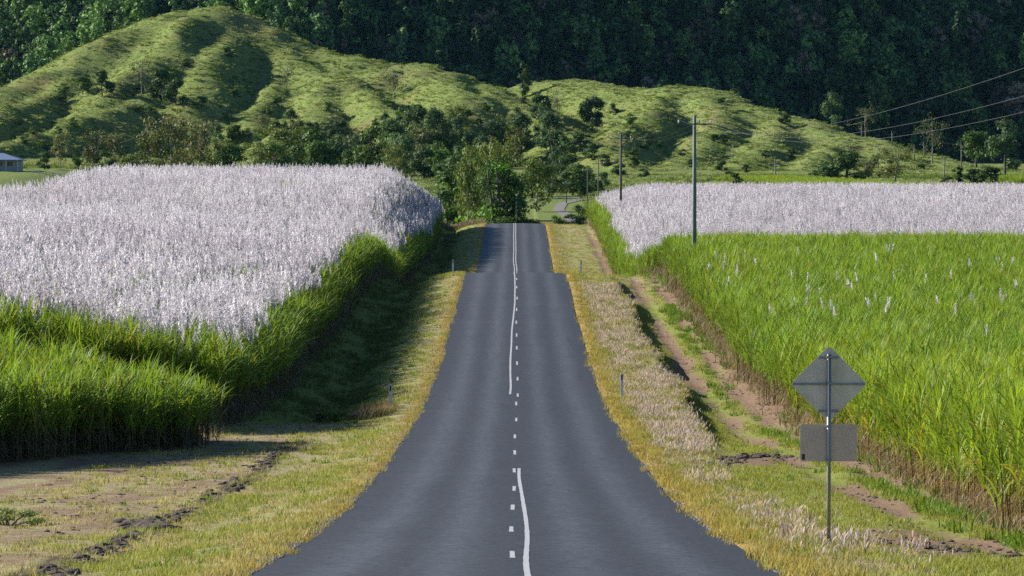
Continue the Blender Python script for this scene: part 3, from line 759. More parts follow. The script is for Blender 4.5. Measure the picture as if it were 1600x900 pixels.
# weeds and trash at the feet of the cane
X, Y = jgrid(8.6, 11.4, 58, 284, .3, lambda x, y: (np.abs(x - redge(y) + .55) < .7) & (rng.random(len(x)) < .55) & (fbm(x / 1, y / 5, 59, 2) > .42), stepy=.5)
gscat('weeds', X, Y, T_WEED, 'low leafy green weeds at the foot of the right cane', .6, 1.2)
X, Y = jgrid(9, 12, 58, 300, .3, lambda x, y: (np.abs(x - redge(y) - .2) < .45) & (rng.random(len(x)) < .42), stepy=.45)
gscat('cane_trash', X, Y, T_TRASH, 'brown dead cane leaves littering the right field edge', .7, 1.2)
X, Y = jgrid(-12, -9, 112, 400, .4, lambda x, y: (np.abs(-x - ledge(y) - .3) < .4) & (rng.random(len(x)) < .4) & (y > 128), stepy=.6)
gscat('cane_trash', X, Y, T_TRASH, 'brown dead cane leaves hanging along the left hedge foot', .7, 1.2)
X, Y = jgrid(-6.4, -4.6, 144.5, 154, .22, lambda x, y: np.hypot((x + 5.35) / .9, (y - 149) / 4) < 1)
gscat('reddish_grass', X, Y, T_RED, 'patch of reddish seeding grass by the left guide post', .5, .85)
X, Y = jgrid(-13, -4.2, 477, 540, .45, lambda x, y: -x > 4.2 + 2.5 * ss(480, 500, y))
gscat('dry_grass', X, Y, T_TRASH, 'tall brown dry grass bank beyond the crest at left', .8, 1.5)

X, Y = jgrid(3.9, 7.2, 59, 72, .2, lambda x, y: (rng.random(len(x)) < .22 * np.exp(-np.hypot((x - 5.5) / 1.0, (y - 64.5) / 3) ** 2)), stepy=.3)
gscat('seeding_grass', X, Y, T_SEED, 'tall pale seeding grass round the foot of the sign post', .7, 1.2, False)
# ---- soil clods
def clod(seed):
    bm = bmesh.new(); bmesh.ops.create_icosphere(bm, subdivisions=2, radius=1)
    for v in bm.verts:
        p = np.array(v.co); k = .7 + .55 * vn(p[0] * 2.2 + seed * 7, p[1] * 2.2 + p[2] * 3, seed); v.co = (p[0] * k, p[1] * k, max(-.15, p[2] * k * .7))
    b = MB(); b.bm(bm); return b
CLOD = [src('clod', clod(i), [M_SOIL], False) for i in range(5)]
def clods(name, path, label, n, wid, s0, s1):
    path = np.array(path); t = np.sort(rng.random(n)); cl = .5 + .5 * np.sin(t * 40) ; t = np.clip(t + .01 * cl, 0, 1)
    q = np.linspace(0, 1, len(path)); X = np.interp(t, q, path[:, 0]) + rng.normal(0, wid, n); Y = np.interp(t, q, path[:, 1]) + rng.normal(0, .5, n)
    keep = vn(Y / 2.2, X * 0, 77) > .38; X, Y = X[keep], Y[keep]
    s = U(s0, s1, len(X)) * rng.choice([.3, .45, .6, .9], len(X)); S = np.stack([s * 1.3, s * 1.3, s * 1.0], -1)
    scatter(name, np.stack([X, Y, G(X, Y) + .0], -1), CLOD, label, 'soil', scl=S)
clods('turned_soil', [(-6.4, 52), (-6.8, 66), (-7.15, 79), (-7.1, 100), (-7.2, 127)], 'line of dark turned soil clods across the left verge', 800, .17, .05, .13)
clods('turned_soil', [(-7.0, 76), (-7.6, 80)], 'heap of dark turned soil on the left verge', 170, .2, .10, .2)
clods('turned_soil', [(5.6, 112), (6.6, 119), (8.2, 121)], 'dark soil clods where the right bank breaks', 200, .2, .06, .15)
clods('turned_soil', [(6.2, 76), (6.7, 70), (8.3, 66)], 'dark soil clods on the scraped track near the sign', 160, .14, .05, .12)
clods('turned_soil', [(7.6, 56), (8.6, 55)], 'dark soil clods at the lower right', 60, .14, .05, .1)

X, Y = np.concatenate([U(-12, -5, 9000), U(5, 10.4, 9000)]), U(50, 270, 18000)
dt = ground_attrs(X, Y)['dirt']; k = (rng.random(len(X)) < ss(.3, .7, dt)) & (vn(X / .8, Y / 2, 5) > .35); X, Y = X[k], Y[k]; sz = .012 + .05 * rng.random(len(X)) ** 3
scatter('loose_soil', np.stack([X, Y, G(X, Y)], -1), CLOD, 'small crumbs of soil scattered over the bare dirt', 'soil', scl=np.stack([sz * 1.2, sz * 1.2, sz], -1))
# loose chippings thrown off the seal, and odd weeds standing out of the mown verges
CHIP = [src('chip', clod(i + 9), [plain('chipping', (.26, .245, .23), .9, mott=.2, sc_=4)], False) for i in range(2)]
sd_ = rng.choice([-1, 1], 5200); X = sd_ * (3.56 + np.abs(rng.normal(0, .14, 5200)) - .12); Y = 50 + 140 * rng.random(5200) ** 1.4
k = vn(Y / 3, X * 0 + sd_, 12) > .35; X, Y = X[k], Y[k]; sz = U(.008, .022, len(X))
scatter('loose_gravel', np.stack([X, Y, np.where(np.abs(X) < 3.55, P(Y) - .015, G(X, Y)) + .004], -1), CHIP, 'loose grey chippings along both road edges', 'gravel', scl=np.stack([sz * 1.2, sz * 1.2, sz], -1))
X, Y = np.concatenate([U(-9.5, -4.3, 420), U(4.2, 9.5, 420)]), U(52, 230, 840); k = vn(X / 1.2, Y / 5, 23) > .5
gscat('weeds', X[k], Y[k], T_WEED, 'odd broad-leaved weeds standing out of the mown verges', .35, .8)
X, Y = U(4.2, 7.2, 60), U(52, 92, 60); k = vn(X / 1.0, Y / 4, 24) > .42
gscat('seeding_grass', X[k], Y[k], T_SEED, 'odd pale seed heads standing over the near right verge', .4, .8)
# ------------------------------------------------------------------ stray plumes in the right green block: each a thing
PL = []
for i in range(5):
    p = MB(); 
    for q in range(1 + i % 2): plume(p, rng.normal(0, .08), rng.normal(0, .08), 2.6 + rng.uniform(-.25, .1), L=.55)
    PL.append(p.mesh('cane_plume', [M_PLUME]))
STRAY = [(1112, 372), (1116, 385), (1130, 392), (1134, 402), (1152, 408), (1165, 385), (1178, 395), (1110, 405), (1135, 425), (1150, 415), (1222, 365), (1242, 372), (1278, 362), (1250, 380),
         (1237, 415), (1263, 420), (1264, 435), (1305, 420), (1322, 428), (1331, 433), (1342, 420), (1279, 440), (1282, 460), (1302, 460), (1304, 472), (1242, 458), (1210, 468), (1262, 455), (1357, 458),
         (1368, 450), (1381, 468), (1386, 455), (1396, 420), (1443, 422), (1485, 415), (1514, 398), (1556, 393), (1568, 405), (1585, 430), (1494, 468), (1468, 455), (1516, 448), (1560, 445), (1568, 452), (1543, 500),
         (1372, 390), (1385, 374), (1397, 375), (1585, 395), (1202, 468)]
for i, (px, py) in enumerate(STRAY):
    d = np.arange(150, 300, .5); top = HY - (P(d) + 2.95) * F / d; dd = float(d[np.argmin(np.abs(top - py))]); x = at(px, dd)
    o = bpy.data.objects.new('cane_plume', PL[i % 5]); C.objects.link(o); o.location = (x, dd, gz(x, dd)); o.rotation_euler = (0, 0, rng.random() * 6)
    where = 'at the far left end' if px < 1185 else ('in the middle' if px < 1410 else 'towards the right end')
    tag(o, f'pale plume poking out of the right green cane, {where}', 'cane plume', f'stray plumes {where} of the green block')

# ------------------------------------------------------------------ trees
def crown_mesh(name, mat, lobes, n, size, cols, flat=.45):
    """leaf clumps through the shells of uneven lobes: (cx, cy, cz, rx, rz, weight)"""
    b = MB(); w = np.array([l[5] for l in lobes], float); w /= w.sum()
    k = rng.choice(len(lobes), n, p=w); L = np.array([l[:5] for l in lobes])[k]
    dv = rng.normal(size=(n, 3)); dv /= np.linalg.norm(dv, axis=1)[:, None]
    rr = rng.random(n) ** .45 * (1 + .18 * rng.normal(size=n))
    p = np.stack([L[:, 0] + dv[:, 0] * L[:, 3] * rr, L[:, 1] + dv[:, 1] * L[:, 3] * rr, L[:, 2] + dv[:, 2] * L[:, 4] * rr], -1)
    nrm = dv * np.array([1, 1, 1.0]) + rng.normal(0, flat, (n, 3)) + np.array([0, 0, .35]); nrm /= np.linalg.norm(nrm, axis=1)[:, None]
    a = np.cross(nrm, rng.normal(size=(n, 3))); a /= np.linalg.norm(a, axis=1)[:, None]; c = np.cross(nrm, a)
    s = size * U(.55, 1.35, n)[:, None]; s2 = s * U(.5, .9, n)[:, None]
    v = np.stack([p - a * s, p - c * s2 + nrm * s * .15, p + a * s, p + c * s2 + nrm * s * .15], 1).reshape(-1, 3)
    lc = np.array([cols[i] for i in rng.integers(0, len(cols), len(lobes))], float)[k] * U(.75, 1.25, n)[:, None]
    b.add(v, np.arange(4 * n).reshape(n, 4), np.repeat(lc, 4, 0)); return b.mesh(name, [mat])

def trunk_mesh(name, mat, h, r, lobes, limbs=5, lean=.05, stems=1):
    b = MB()
    for s in range(stems):
        ox, oy = (0, 0) if stems == 1 else rng.normal(0, r * 2.2, 2)
        tx, ty = ox * 2.5 + rng.normal(0, lean * h), oy * 2.5 + rng.normal(0, lean * h)
        mid = (ox + (tx - ox) * .45 + rng.normal(0, .02 * h), oy + (ty - oy) * .45, h * .5)
        b.tube([(ox, oy, -.8), (ox, oy, .4), mid, (tx, ty, h)], [r * 1.35, r, r * .72, r * .3], 7)
        for q in rng.choice(len(lobes), min(limbs, len(lobes)), replace=False):
            l = lobes[q]; t = rng.uniform(.45, .9); p0 = np.array([ox + (tx - ox) * t, oy + (ty - oy) * t, h * t]); p1 = np.array(l[:3])
            b.tube([p0, (p0 + p1) / 2 + rng.normal(0, .15, 3) - np.array([0, 0, .25]), p1], [r * .36, r * .24, r * .08], 5)
    return b.mesh(name, [mat], True)

def lobes_gum(h, wd):
    return [(rng.normal(0, .30) * wd, rng.normal(0, .30) * wd, h * rng.uniform(.2, .93), wd * rng.uniform(.17, .30), h * rng.uniform(.08, .15), rng.uniform(.6, 1.2)) for _ in range(20)]
def lobes_round(h, wd, n=14):
    o = []
    for _ in range(n):
        a = rng.random() * 2 * PI; t = rng.random(); z = h * (.14 + .76 * t); r = wd * .42 * math.sqrt(max(0.05, 1 - (2 * t - .8) ** 2 * .7))
        o.append((r * math.cos(a) * rng.uniform(.3, 1), r * math.sin(a) * rng.uniform(.3, 1), z, wd * rng.uniform(.16, .27), h * rng.uniform(.09, .16), 1))
    return o
def lobes_col(h, wd): return [(rng.normal(0, .16) * wd, rng.normal(0, .16) * wd, h * t, wd * rng.uniform(.2, .34) * (1.1 - .5 * t), h * .09, 1) for t in np.linspace(.12, .95, 13)]
OLIVE = [(.090, .105, .030), (.075, .095, .028), (.115, .115, .038), (.10, .10, .04)]
BROWN = [(.09, .10, .045), (.08, .095, .04), (.10, .10, .05)]
MID = [(.055, .095, .022), (.07, .115, .025), (.045, .08, .02)]
BLUEG = [(.05, .085, .035), (.06, .10, .04), (.045, .075, .03)]
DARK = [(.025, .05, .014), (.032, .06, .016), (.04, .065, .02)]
LIME = [(.065, .135, .014), (.08, .155, .017), (.045, .10, .014)]
YOL = [(.088, .115, .027), (.07, .10, .024), (.10, .12, .034)]
PROTO = {}
def proto(kind, cols, mk, h, wd, n, size, r, bark, stems=1, var=3, limbs=6):
    PROTO[kind] = []
    for _ in range(var):
        lb = mk(h, wd)
        PROTO[kind].append((crown_mesh('crown', M_LEAF, lb, n, size, cols), trunk_mesh('trunk', bark, h * .86, r, lb, limbs, stems=stems)))
proto('gum', OLIVE, lobes_gum, 13, 8.5, 2000, .30, .24, M_BARK)
proto('browngum', BROWN, lobes_gum, 12, 7.5, 1900, .30, .22, M_BARK)
proto('bush', MID, lobes_round, 9, 8, 2400, .30, .25, M_DBARK, var=4)
proto('blue', BLUEG, lobes_round, 11, 8, 2400, .30, .25, M_DBARK, var=3)
proto('dark', DARK, lobes_round, 8, 8, 2400, .32, .25, M_DBARK, var=3)
proto('column', DARK, lobes_col, 13, 5.5, 2200, .32, .22, M_DBARK, var=2)
proto('lime', LIME, lobes_round, 7, 5.5, 2200, .24, .2, M_DBARK, var=2)
proto('yolive', YOL, lobes_gum, 12, 8, 2600, .28, .24, M_BARK, var=3)
proto('loose', [(.055, .06, .028), (.05, .06, .026)], lobes_gum, 13, 8, 700, .26, .2, M_BARK, var=2, limbs=12)
proto('big', [(.026, .055, .014), (.034, .068, .016), (.03, .06, .015), (.036, .07, .016), (.075, .15, .018)], lambda h, wd: lobes_round(h, wd, 26), 11, 10, 5200, .22, .3, M_DBARK, stems=4, var=1, limbs=9)

def tree(kind, name, x, y, h, label, cat, group=None, wid=1.0, idx=None, z=None):
    p = PROTO[kind][rng.integers(len(PROTO[kind])) if idx is None else idx]
    h0 = {'gum': 13, 'browngum': 12, 'bush': 9, 'blue': 11, 'dark': 8, 'column': 13, 'lime': 7, 'yolive': 12, 'loose': 13, 'big': 11}[kind]
    s = h / h0 * (1.1 if kind in ('bush', 'blue', 'dark', 'big', 'lime') else 1.03)
    r = empty(name, (x, y, gz(x, y) if z is None else z), label, cat, group, rng.random() * 6.28, (s * wid, s * wid, s))
    for nm, me in zip(('crown', 'trunk'), p):
        o = bpy.data.objects.new(nm, me); C.objects.link(o); o.parent = r
    return r
def tree_px(kind, name, px, base_py, top_py, label, cat='tree', group=None, wid=1.0, d=None, idx=None):
    if d is None: x, d = hit(px, base_py)
    else: x = at(px, d)
    z = gz(x, d); h = max(2.0, zat(top_py, d) - z)
    return tree(kind, name, x, d, h, label, cat, group, wid, idx)

# gums standing along the foot of the left hill
for px, top, kind, lab in [(95, 207, 'browngum', 'brownish gum tree furthest left, nearest the blue-roofed house'), (145, 205, 'browngum', 'brownish gum second along from the blue-roofed house'),
                           (181, 203, 'browngum', 'brownish rounded gum just left of the two tall olive gums'), (228, 184, 'gum', 'tall broad olive gum, left one of the tall pair'),
                           (265, 181, 'gum', 'tall narrow olive gum, right one of the tall pair'), (313, 188, 'browngum', 'wide grey-brown gum right of the tall pair above the plumes')]:
    tree_px(kind, 'gum_tree', px, 0, top, lab, 'gum tree', 'gums along the foot of the left hill', d=930 + rng.uniform(0, 40), wid=.85)
for px, top, kind in [(70, 240, 'dark'), (122, 240, 'bush'), (203, 235, 'yolive'), (165, 238, 'bush'), (340, 220, 'yolive'), (362, 226, 'bush'), (400, 222, 'yolive'), (430, 232, 'bush'), (290, 232, 'yolive')]:
    tree_px(kind, 'small_tree', px, 0, top, 'low bushy tree among the gums below the left hill', 'tree', 'low trees below the left hill', d=905 + rng.uniform(0, 50), wid=1.0)
for px in range(430, 690, 17):
    tree_px(random.choice(['bush', 'blue', 'yolive', 'browngum', 'bush']), 'small_tree', px + rng.uniform(-6, 6), 0, rng.uniform(196, 232), 'bushy tree in the row behind the left flowering cane',
            'tree', 'tree row behind the left flowering cane', d=920 + rng.uniform(0, 90), wid=rng.uniform(.85, 1.1))
for px in range(340, 640, 22):
    bx, by = px + rng.uniform(-8, 8), rng.uniform(205, 236)
    tree_px(random.choice(['bush', 'blue', 'dark', 'gum']), 'small_tree', bx, by, by - rng.uniform(18, 40), 'scattered tree on the lower slope above the tree row', 'tree', 'scattered trees on the lower left slope')
# woodland climbing the gully in the middle
for i in range(58):
    px = rng.uniform(600, 885); t = rng.random(); by = 212 + 95 * t
    if px > 840: by = max(by, 232)
    tp = by - rng.uniform(38, 62)
    lim = np.interp(px, [600, 650, 700, 770, 830, 885], [190, 172, 165, 160, 158, 196]); tp = max(tp, lim)
    if by - tp < 22: by = tp + 34
    tree_px(random.choice(['bush', 'blue', 'blue', 'yolive', 'bush', 'dark', 'gum']), 'woodland_tree', px, by, tp, 'bushy tree in the woodland filling the gully behind the road', 'tree', 'woodland in the gully behind the road', wid=rng.uniform(.8, 1.05))
for px, by, tp, kind, nm, lab in [
        (820, 152, 100, 'column', 'evergreen_tree', 'dark columnar evergreen rising where the two hills meet'),
        (846, 190, 150, 'dark', 'evergreen_tree', 'dark evergreen just below the columnar evergreen'),
        (870, 178, 138, 'loose', 'thin_tree', 'thin leafless-looking tree beside the dark evergreens'),
        (925, 203, 155, 'dark', 'round_tree', 'dark round tree alone on the middle slope casting a shadow'),
        (958, 180, 163, 'dark', 'shrub', 'small dark round shrub right of the lone round tree'),
        (1012, 234, 210, 'dark', 'shrub', 'dark shrub on the slope above the right poles'),
        (222, 152, 92, 'loose', 'gum_tree', 'thin-crowned gum tree on the left hill side'),
        (252, 160, 112, 'dark', 'bushy_tree', 'dark bushy tree right of the thin-crowned hillside gum'),
        (275, 165, 125, 'dark', 'bushy_tree', 'second dark bushy tree in the hillside hollow'),
        (160, 150, 112, 'dark', 'bushy_tree', 'dark tree low in the fold of the left ridge'),
        (130, 148, 116, 'bush', 'bushy_tree', 'green bushy tree at the left end of the hillside fold'),
        (448, 140, 94, 'loose', 'thin_tree', 'thin brownish tree high on the left hill'),
        (616, 152, 95, 'loose', 'thin_tree', 'tall thin tree on the slope left of the gully'),
        (652, 205, 167, 'dark', 'bushy_tree', 'dark upright tree at the left edge of the gully wood'),
        (1300, 198, 148, 'blue', 'forest_edge_tree', 'pale green rounded tree at the forest edge over the right ridge'),
        (1352, 216, 163, 'loose', 'forest_edge_tree', 'brown-leaved tree standing on the right ridge line'),
        (1456, 256, 182, 'loose', 'forest_edge_tree', 'tall bare-trunked tree at the lower end of the right ridge'),
        (1570, 276, 193, 'blue', 'forest_edge_tree', 'tall pale green tree nearest the right picture edge'),
        (1525, 262, 200, 'bush', 'forest_edge_tree', 'smaller green tree left of the tall one near the right picture edge'),
        (1096, 137, 118, 'browngum', 'forest_edge_tree', 'grey-brown crown peeping over the right hill top')]:
    tree_px(kind, nm, px, by, tp, lab, 'shrub' if nm == 'shrub' else 'tree', wid=.95)
for px, by, tp, kind, nm, lab in [
        (1322, 290, 238, 'dark', 'bushy_tree', 'dark leafy tree left of the broad brownish gum at right'),
        (1352, 291, 246, 'browngum', 'gum_tree', 'small grey gum between the dark tree and the broad gum'),
        (1398, 292, 233, 'gum', 'gum_tree', 'broad brownish-green gum above the right flowering cane'),
        (1292, 290, 270, 'dark', 'shrub', 'low shrub left of the dark leafy tree at right'),
        (1272, 289, 276, 'bush', 'shrub', 'lowest shrub at the left end of the right tree clump'),
        (1480, 296, 282, 'dark', 'shrub', 'small round shrub left of the dark hedge at far right'),
        (1498, 297, 262, 'column', 'hedge_tree', 'dense dark upright tree at the left end of the hedge'),
        (1522, 297, 266, 'dark', 'hedge_tree', 'dense dark tree in the middle of the hedge'),
        (1548, 297, 264, 'dark', 'hedge_tree', 'dense dark tree at the right end of the hedge')]:
    tree_px(kind, nm, px, by, tp, lab, 'shrub' if nm == 'shrub' else 'tree', d=880 + rng.uniform(-15, 15), wid=1.65)
# scrub in the fold of the right hill
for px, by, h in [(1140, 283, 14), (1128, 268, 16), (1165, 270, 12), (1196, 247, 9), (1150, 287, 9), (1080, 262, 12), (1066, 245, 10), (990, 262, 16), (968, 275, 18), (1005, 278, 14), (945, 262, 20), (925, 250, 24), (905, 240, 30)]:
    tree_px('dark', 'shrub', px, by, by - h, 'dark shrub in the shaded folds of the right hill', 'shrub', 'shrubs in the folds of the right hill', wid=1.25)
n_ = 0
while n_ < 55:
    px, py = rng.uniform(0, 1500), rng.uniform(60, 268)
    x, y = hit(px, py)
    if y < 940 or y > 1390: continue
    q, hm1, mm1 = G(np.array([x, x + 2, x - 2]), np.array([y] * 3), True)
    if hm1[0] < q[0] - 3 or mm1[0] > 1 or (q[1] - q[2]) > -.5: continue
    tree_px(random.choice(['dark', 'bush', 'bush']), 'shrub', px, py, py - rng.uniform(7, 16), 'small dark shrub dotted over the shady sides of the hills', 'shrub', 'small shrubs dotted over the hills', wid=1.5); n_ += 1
# around the road end
tree_px('big', 'shade_tree', 784, 0, 258, 'big many-stemmed dark tree with bright green tufts at the road end', d=548, wid=.85)
tree_px('lime', 'shade_tree', 768, 0, 262, 'lime green tree mixed into the big dark tree', d=585)
tree_px('yolive', 'gum_tree', 731, 0, 236, 'slender pale-trunked gum left of the big dark tree', 'gum tree', d=575, wid=.5)
tree_px('yolive', 'gum_tree', 750, 0, 226, 'taller pale-trunked gum touching the big dark tree', 'gum tree', d=580, wid=.5)
tree_px('yolive', 'gum_tree', 768, 0, 220, 'yellow-olive gum rising behind the big dark tree', 'gum tree', d=640, wid=.75)
tree_px('yolive', 'gum_tree', 838, 0, 236, 'yellow-green gum right of the big dark tree', 'gum tree', d=690, wid=.95)
tree_px('bush', 'leafy_tree', 700, 0, 275, 'leafy green tree above the far flowering cane patch', d=620, wid=1.3)
tree_px('bush', 'leafy_tree', 715, 0, 262, 'mid green tree behind the far flowering cane patch', d=650, wid=1.2)
tree_px('blue', 'leafy_tree', 862, 0, 262, 'grey-green tree behind the small far paddock', d=790, wid=1.1)
tree_px('dark', 'leafy_tree', 895, 0, 268, 'dark green tree right of the far paddock', d=800, wid=1.3)
tree_px('bush', 'leafy_tree', 912, 0, 262, 'bushy tree behind the far right poles', d=790, wid=1.1)
tree_px('dark', 'leafy_tree', 832, 0, 270, 'dark tree above the far paddock left end', d=780, wid=1.3)
tree_px('yolive', 'shrub', 842, 0, 311, 'yellow-green round shrub at the far lane bend', 'shrub', d=690, wid=1.3)
tree_px('bush', 'shrub', 800, 0, 338, 'low green shrub right behind the road crest', 'shrub', d=545, wid=2.2)
tree_px('bush', 'shrub', 822, 0, 339, 'second low green shrub right behind the road crest', 'shrub', d=550, wid=2.2)
for px, d, top, kind, lab in [(868, 600, 341, 'bush', 'low dark shrub added for shadow left of the lane mouth'), (893, 610, 340, 'dark', 'low dark shrub added for shadow right of the lane mouth'), (905, 640, 322, 'bush', 'green shrub between the far poles'),  # lane mouth shrubs added to stand in for dark shadows
                              (858, 820, 268, 'bush', 'far tree behind the paddock, left of the far poles'), (880, 830, 262, 'dark', 'tall dark far tree straight behind the paddock'), (925, 820, 272, 'bush', 'far tree right of the second farthest pole'),
                              (942, 830, 270, 'blue', 'far grey-green tree between the two dark poles'), (905, 850, 258, 'dark', 'dark far tree above the farthest pole')]:
    tree_px(kind, 'shrub' if d < 700 else 'leafy_tree', px, 0, top, lab, 'shrub' if d < 700 else 'tree', d=d, wid=1.5 if d < 700 else 1.15)
# shrub with a dead stick in the left drain, weeds at the left edge
def small_bush(name, loc, h, wd, cols, label, n=420, size=.05, stick=False):
    lb = [(rng.normal(0, .3) * wd, rng.normal(0, .3) * wd, h * rng.uniform(.2, .8), wd * .26, h * .22, 1) for _ in range(7)]
    r = empty(name, loc, label, 'shrub')
    o = bpy.data.objects.new('foliage', crown_mesh('foliage', M_LEAF, lb, n, size, cols)); C.objects.link(o); o.parent = r
    b = MB()
    for q in range(6): l = lb[q]; b.tube([(rng.normal(0, .06), rng.normal(0, .06), -.1), np.array(l[:3]) * .5, l[:3]], [.02, .014, .006], 5)
    b.build('stem', M_DBARK, r)
    if stick:
        b = MB(); b.tube([(.05, 0, -.1), (.06, -.02, .5), (.09, -.02, 1.0)], [.05, .045, .03], 6); b.build('dead_stick', M_DEADW, r)
small_bush('shrub', (-7.4, 147, gz(-7.4, 147)), 1.35, 1.3, [(.10, .105, .035), (.14, .12, .05)], 'brownish shrub with a dead stick in the left drain', 700, stick=True)
small_bush('shrub', (-6.5, 146, gz(-6.5, 146)), .7, 1.3, [(.07, .11, .03), (.10, .12, .04)], 'low green shrub at the end of the left drain', 600)
small_bush('shrub', (-10.1, 79.0, gz(-10.1, 79)), .32, .9, [(.14, .18, .06), (.11, .16, .045), (.17, .19, .08)], 'low grey-green weed clump at the left picture edge', 2600, .028)
b = MB(); b.tube([(-.5, 0, .1), (-.15, .1, .22), (.2, .05, .16), (.5, -.1, .3)], [.06, .07, .05, .02], 7); b.tube([(.0, .05, .18), (.1, -.1, .4), (.2, -.2, .45)], [.035, .02, .01], 5)
o = b.build('fallen_branch', M_DEADW, smooth=True); o.location = (-5.5, 146, gz(-5.5, 146)); tag(o, 'grey fallen branch beside the left guide post', 'branch')

# dead trunks on the right ridge
def dead_trunk(px, base_py, top_py, label, d=None):
    if d is None: x, d = hit(px, base_py)
    else: x = at(px, d)
    z = gz(x, d); h = zat(top_py, d) - z; b = MB()
    lx = rng.normal(0, .03) * h
    b.tube([(0, 0, -.5), (lx * .4, 0, h * .5), (lx, 0, h)], [.2, .15, .06], 6)
    for q in range(4):
        t = rng.uniform(.55, .92); a = rng.random() * 6.28; l = rng.uniform(.1, .2) * h
        b.tube([(lx * t, 0, h * t), (lx * t + l * .6 * math.cos(a), l * .6 * math.sin(a), h * t + l * .5), (lx * t + l * math.cos(a), l * math.sin(a), h * t + l)], [.07, .05, .02], 4)
    o = b.build('dead_tree', M_DEADW, smooth=True); o.location = (x, d, z); tag(o, label, 'dead tree', 'dead trunks along the right ridge')
for px, by, tp, lab in [(1372, 268, 226, 'bare dead trunk rising from the broad brownish gum'), (1346, 216, 196, 'short dead trunk on the ridge under the brown-leaved tree'),
                        (1428, 250, 226, 'thin dead trunk on the right ridge between larger trees'), (1444, 245, 222, 'second thin dead trunk on the right ridge'),
                        (1475, 284, 245, 'dead trunk above the small round shrub at right'), (1212, 280, 248, 'lone thin dead trunk at the foot of the right hill'),
                        (1394, 226, 205, 'dead trunk on the ridge against the dark forest'), (1502, 262, 222, 'pale dead trunk at the lower right forest edge'), (1145, 250, 226, 'grey dead trunk in the fold of the right hill')]:
    dead_trunk(px, by, tp, lab)

# ------------------------------------------------------------------ forest on the mountain (stuff) + forest edge individuals
def fsrc(cols, mk, h, wd, n=620, size=.6):
    lb = mk(h, wd); o = bpy.data.objects.new('forest_tree', crown_mesh('forest_tree', M_FOREST, lb, n, size, cols, .28)); return o
FG = [(.065, .11, .035), (.08, .13, .04), (.05, .09, .032)]; FB = [(.15, .115, .085), (.13, .11, .08)]; FL = [(.12, .18, .05), (.10, .16, .045)]; FD = [(.035, .06, .022), (.045, .075, .026)]
FS = [fsrc(FG, lobes_round, 12, 9), fsrc(FG, lobes_round, 11, 10), fsrc(FD, lobes_round, 12, 9), fsrc(FD, lobes_col, 15, 7), fsrc(FL, lobes_round, 12, 8), fsrc(FB, lobes_round, 12, 9), fsrc(FB, lobes_gum, 13, 8), fsrc(FG, lobes_col, 15, 7), fsrc(FL, lobes_gum, 14, 8)]
X, Y = jgrid(-250, 270, 1330, 1600, 6.6, jit=.5)
Z, hm, mm = G(X, Y, True)
k = (mm > 1.2) & (rng.random(len(X)) < .95); X, Y, Z = X[k], Y[k], Z[k]
X2, Y2 = jgrid(-250, 270, 1330, 1600, 3.6, jit=.5); Z2, hm, mm = G(X2, Y2, True); k2 = mm > 1.0; X2, Y2, Z2 = X2[k2], Y2[k2], Z2[k2]
pr = np.array([.2, .18, .2, .08, .1, .07, .04, .08, .05]); pr /= pr.sum()
s = np.concatenate([.5 + .8 * rng.random(len(X)) ** 1.3, U(.25, .5, len(X2))]); X, Y, Z = (np.concatenate(q) for q in ((X, X2), (Y, Y2), (Z, Z2)))
scatter('forest', np.stack([X, Y, Z - .5], -1), FS, 'dense dark rainforest covering the mountainside', 'forest', scl=np.stack([s, s, s * U(.85, 1.2, len(X))], -1),
        idx=np.where((X < -70) & (rng.random(len(X)) < .6), rng.choice([4, 4, 8, 0], len(X)), rng.choice(len(FS), len(X), p=pr)))  # lighter green crowns at the left stand in for the sunlit slope

# tussocks and low scrub roughening the hills
def tuss(n, r, h, cols):
    b = MB(); a = U(0, 2 * PI, n); q = r * np.sqrt(rng.random(n)); c = np.array([cols[i] for i in rng.integers(0, len(cols), n)], float) * U(.75, 1.25, n)[:, None]
    b.blades(np.stack([q * np.cos(a), q * np.sin(a), np.full(n, -.1)], -1), a + U(-.8, .8, n), U(.1, .8, n), U(.3, 1.3, n), U(.6, 1.1, n) * h, U(.12, .26, n), 2, c * .9, c * 1.1, taper=.5); return b
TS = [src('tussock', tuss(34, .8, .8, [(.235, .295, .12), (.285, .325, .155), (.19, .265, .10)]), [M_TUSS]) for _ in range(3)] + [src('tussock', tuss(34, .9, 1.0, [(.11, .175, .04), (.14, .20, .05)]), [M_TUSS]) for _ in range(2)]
X, Y = jgrid(-190, 190, 690, 1400, 1.2, lambda x, y: (np.abs(x) < .145 * y) & ((y > 935) | ((x > 13) & (x < 36 + .0 * y)) | ((x > 13) & (y > 866)) | ((x < -12) & (x > -88) & (y > 800))), jit=.5)
Z, hm, mm = G(X, Y, True)
k = ((hm > Z - 3) | (Y < 1000)) & (mm < 3) & (rng.random(len(X)) < (.5 + .5 * ss(.36, .6, fbm(X / 9, Y / 12, 88, 3))) * np.where(Y > 940, .28 + .72 * ss(-.25, .35, np.sin(2 * PI * (Z / 2.3 + 2.2 * fbm(X / 14, Y / 14, 87, 3)))), 1)); X, Y, Z = X[k], Y[k], Z[k]
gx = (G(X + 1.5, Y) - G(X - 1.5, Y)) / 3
hollow = fbm(X / 30, Y / 30, 89, 3) + .35 * np.clip(-gx, -1, 1)  # darker tussock colours deepen the shade on slopes turned from the sun
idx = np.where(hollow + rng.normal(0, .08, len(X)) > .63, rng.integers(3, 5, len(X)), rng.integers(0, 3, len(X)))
s = .3 + .85 * rng.random(len(X)) ** 3; scatter('tussock_grass', np.stack([X, Y, Z], -1), TS, 'rough grass tussocks and bracken over the sunlit hills', 'grass', scl=np.stack([s * 1.2, s * 1.2, s], -1), idx=idx)

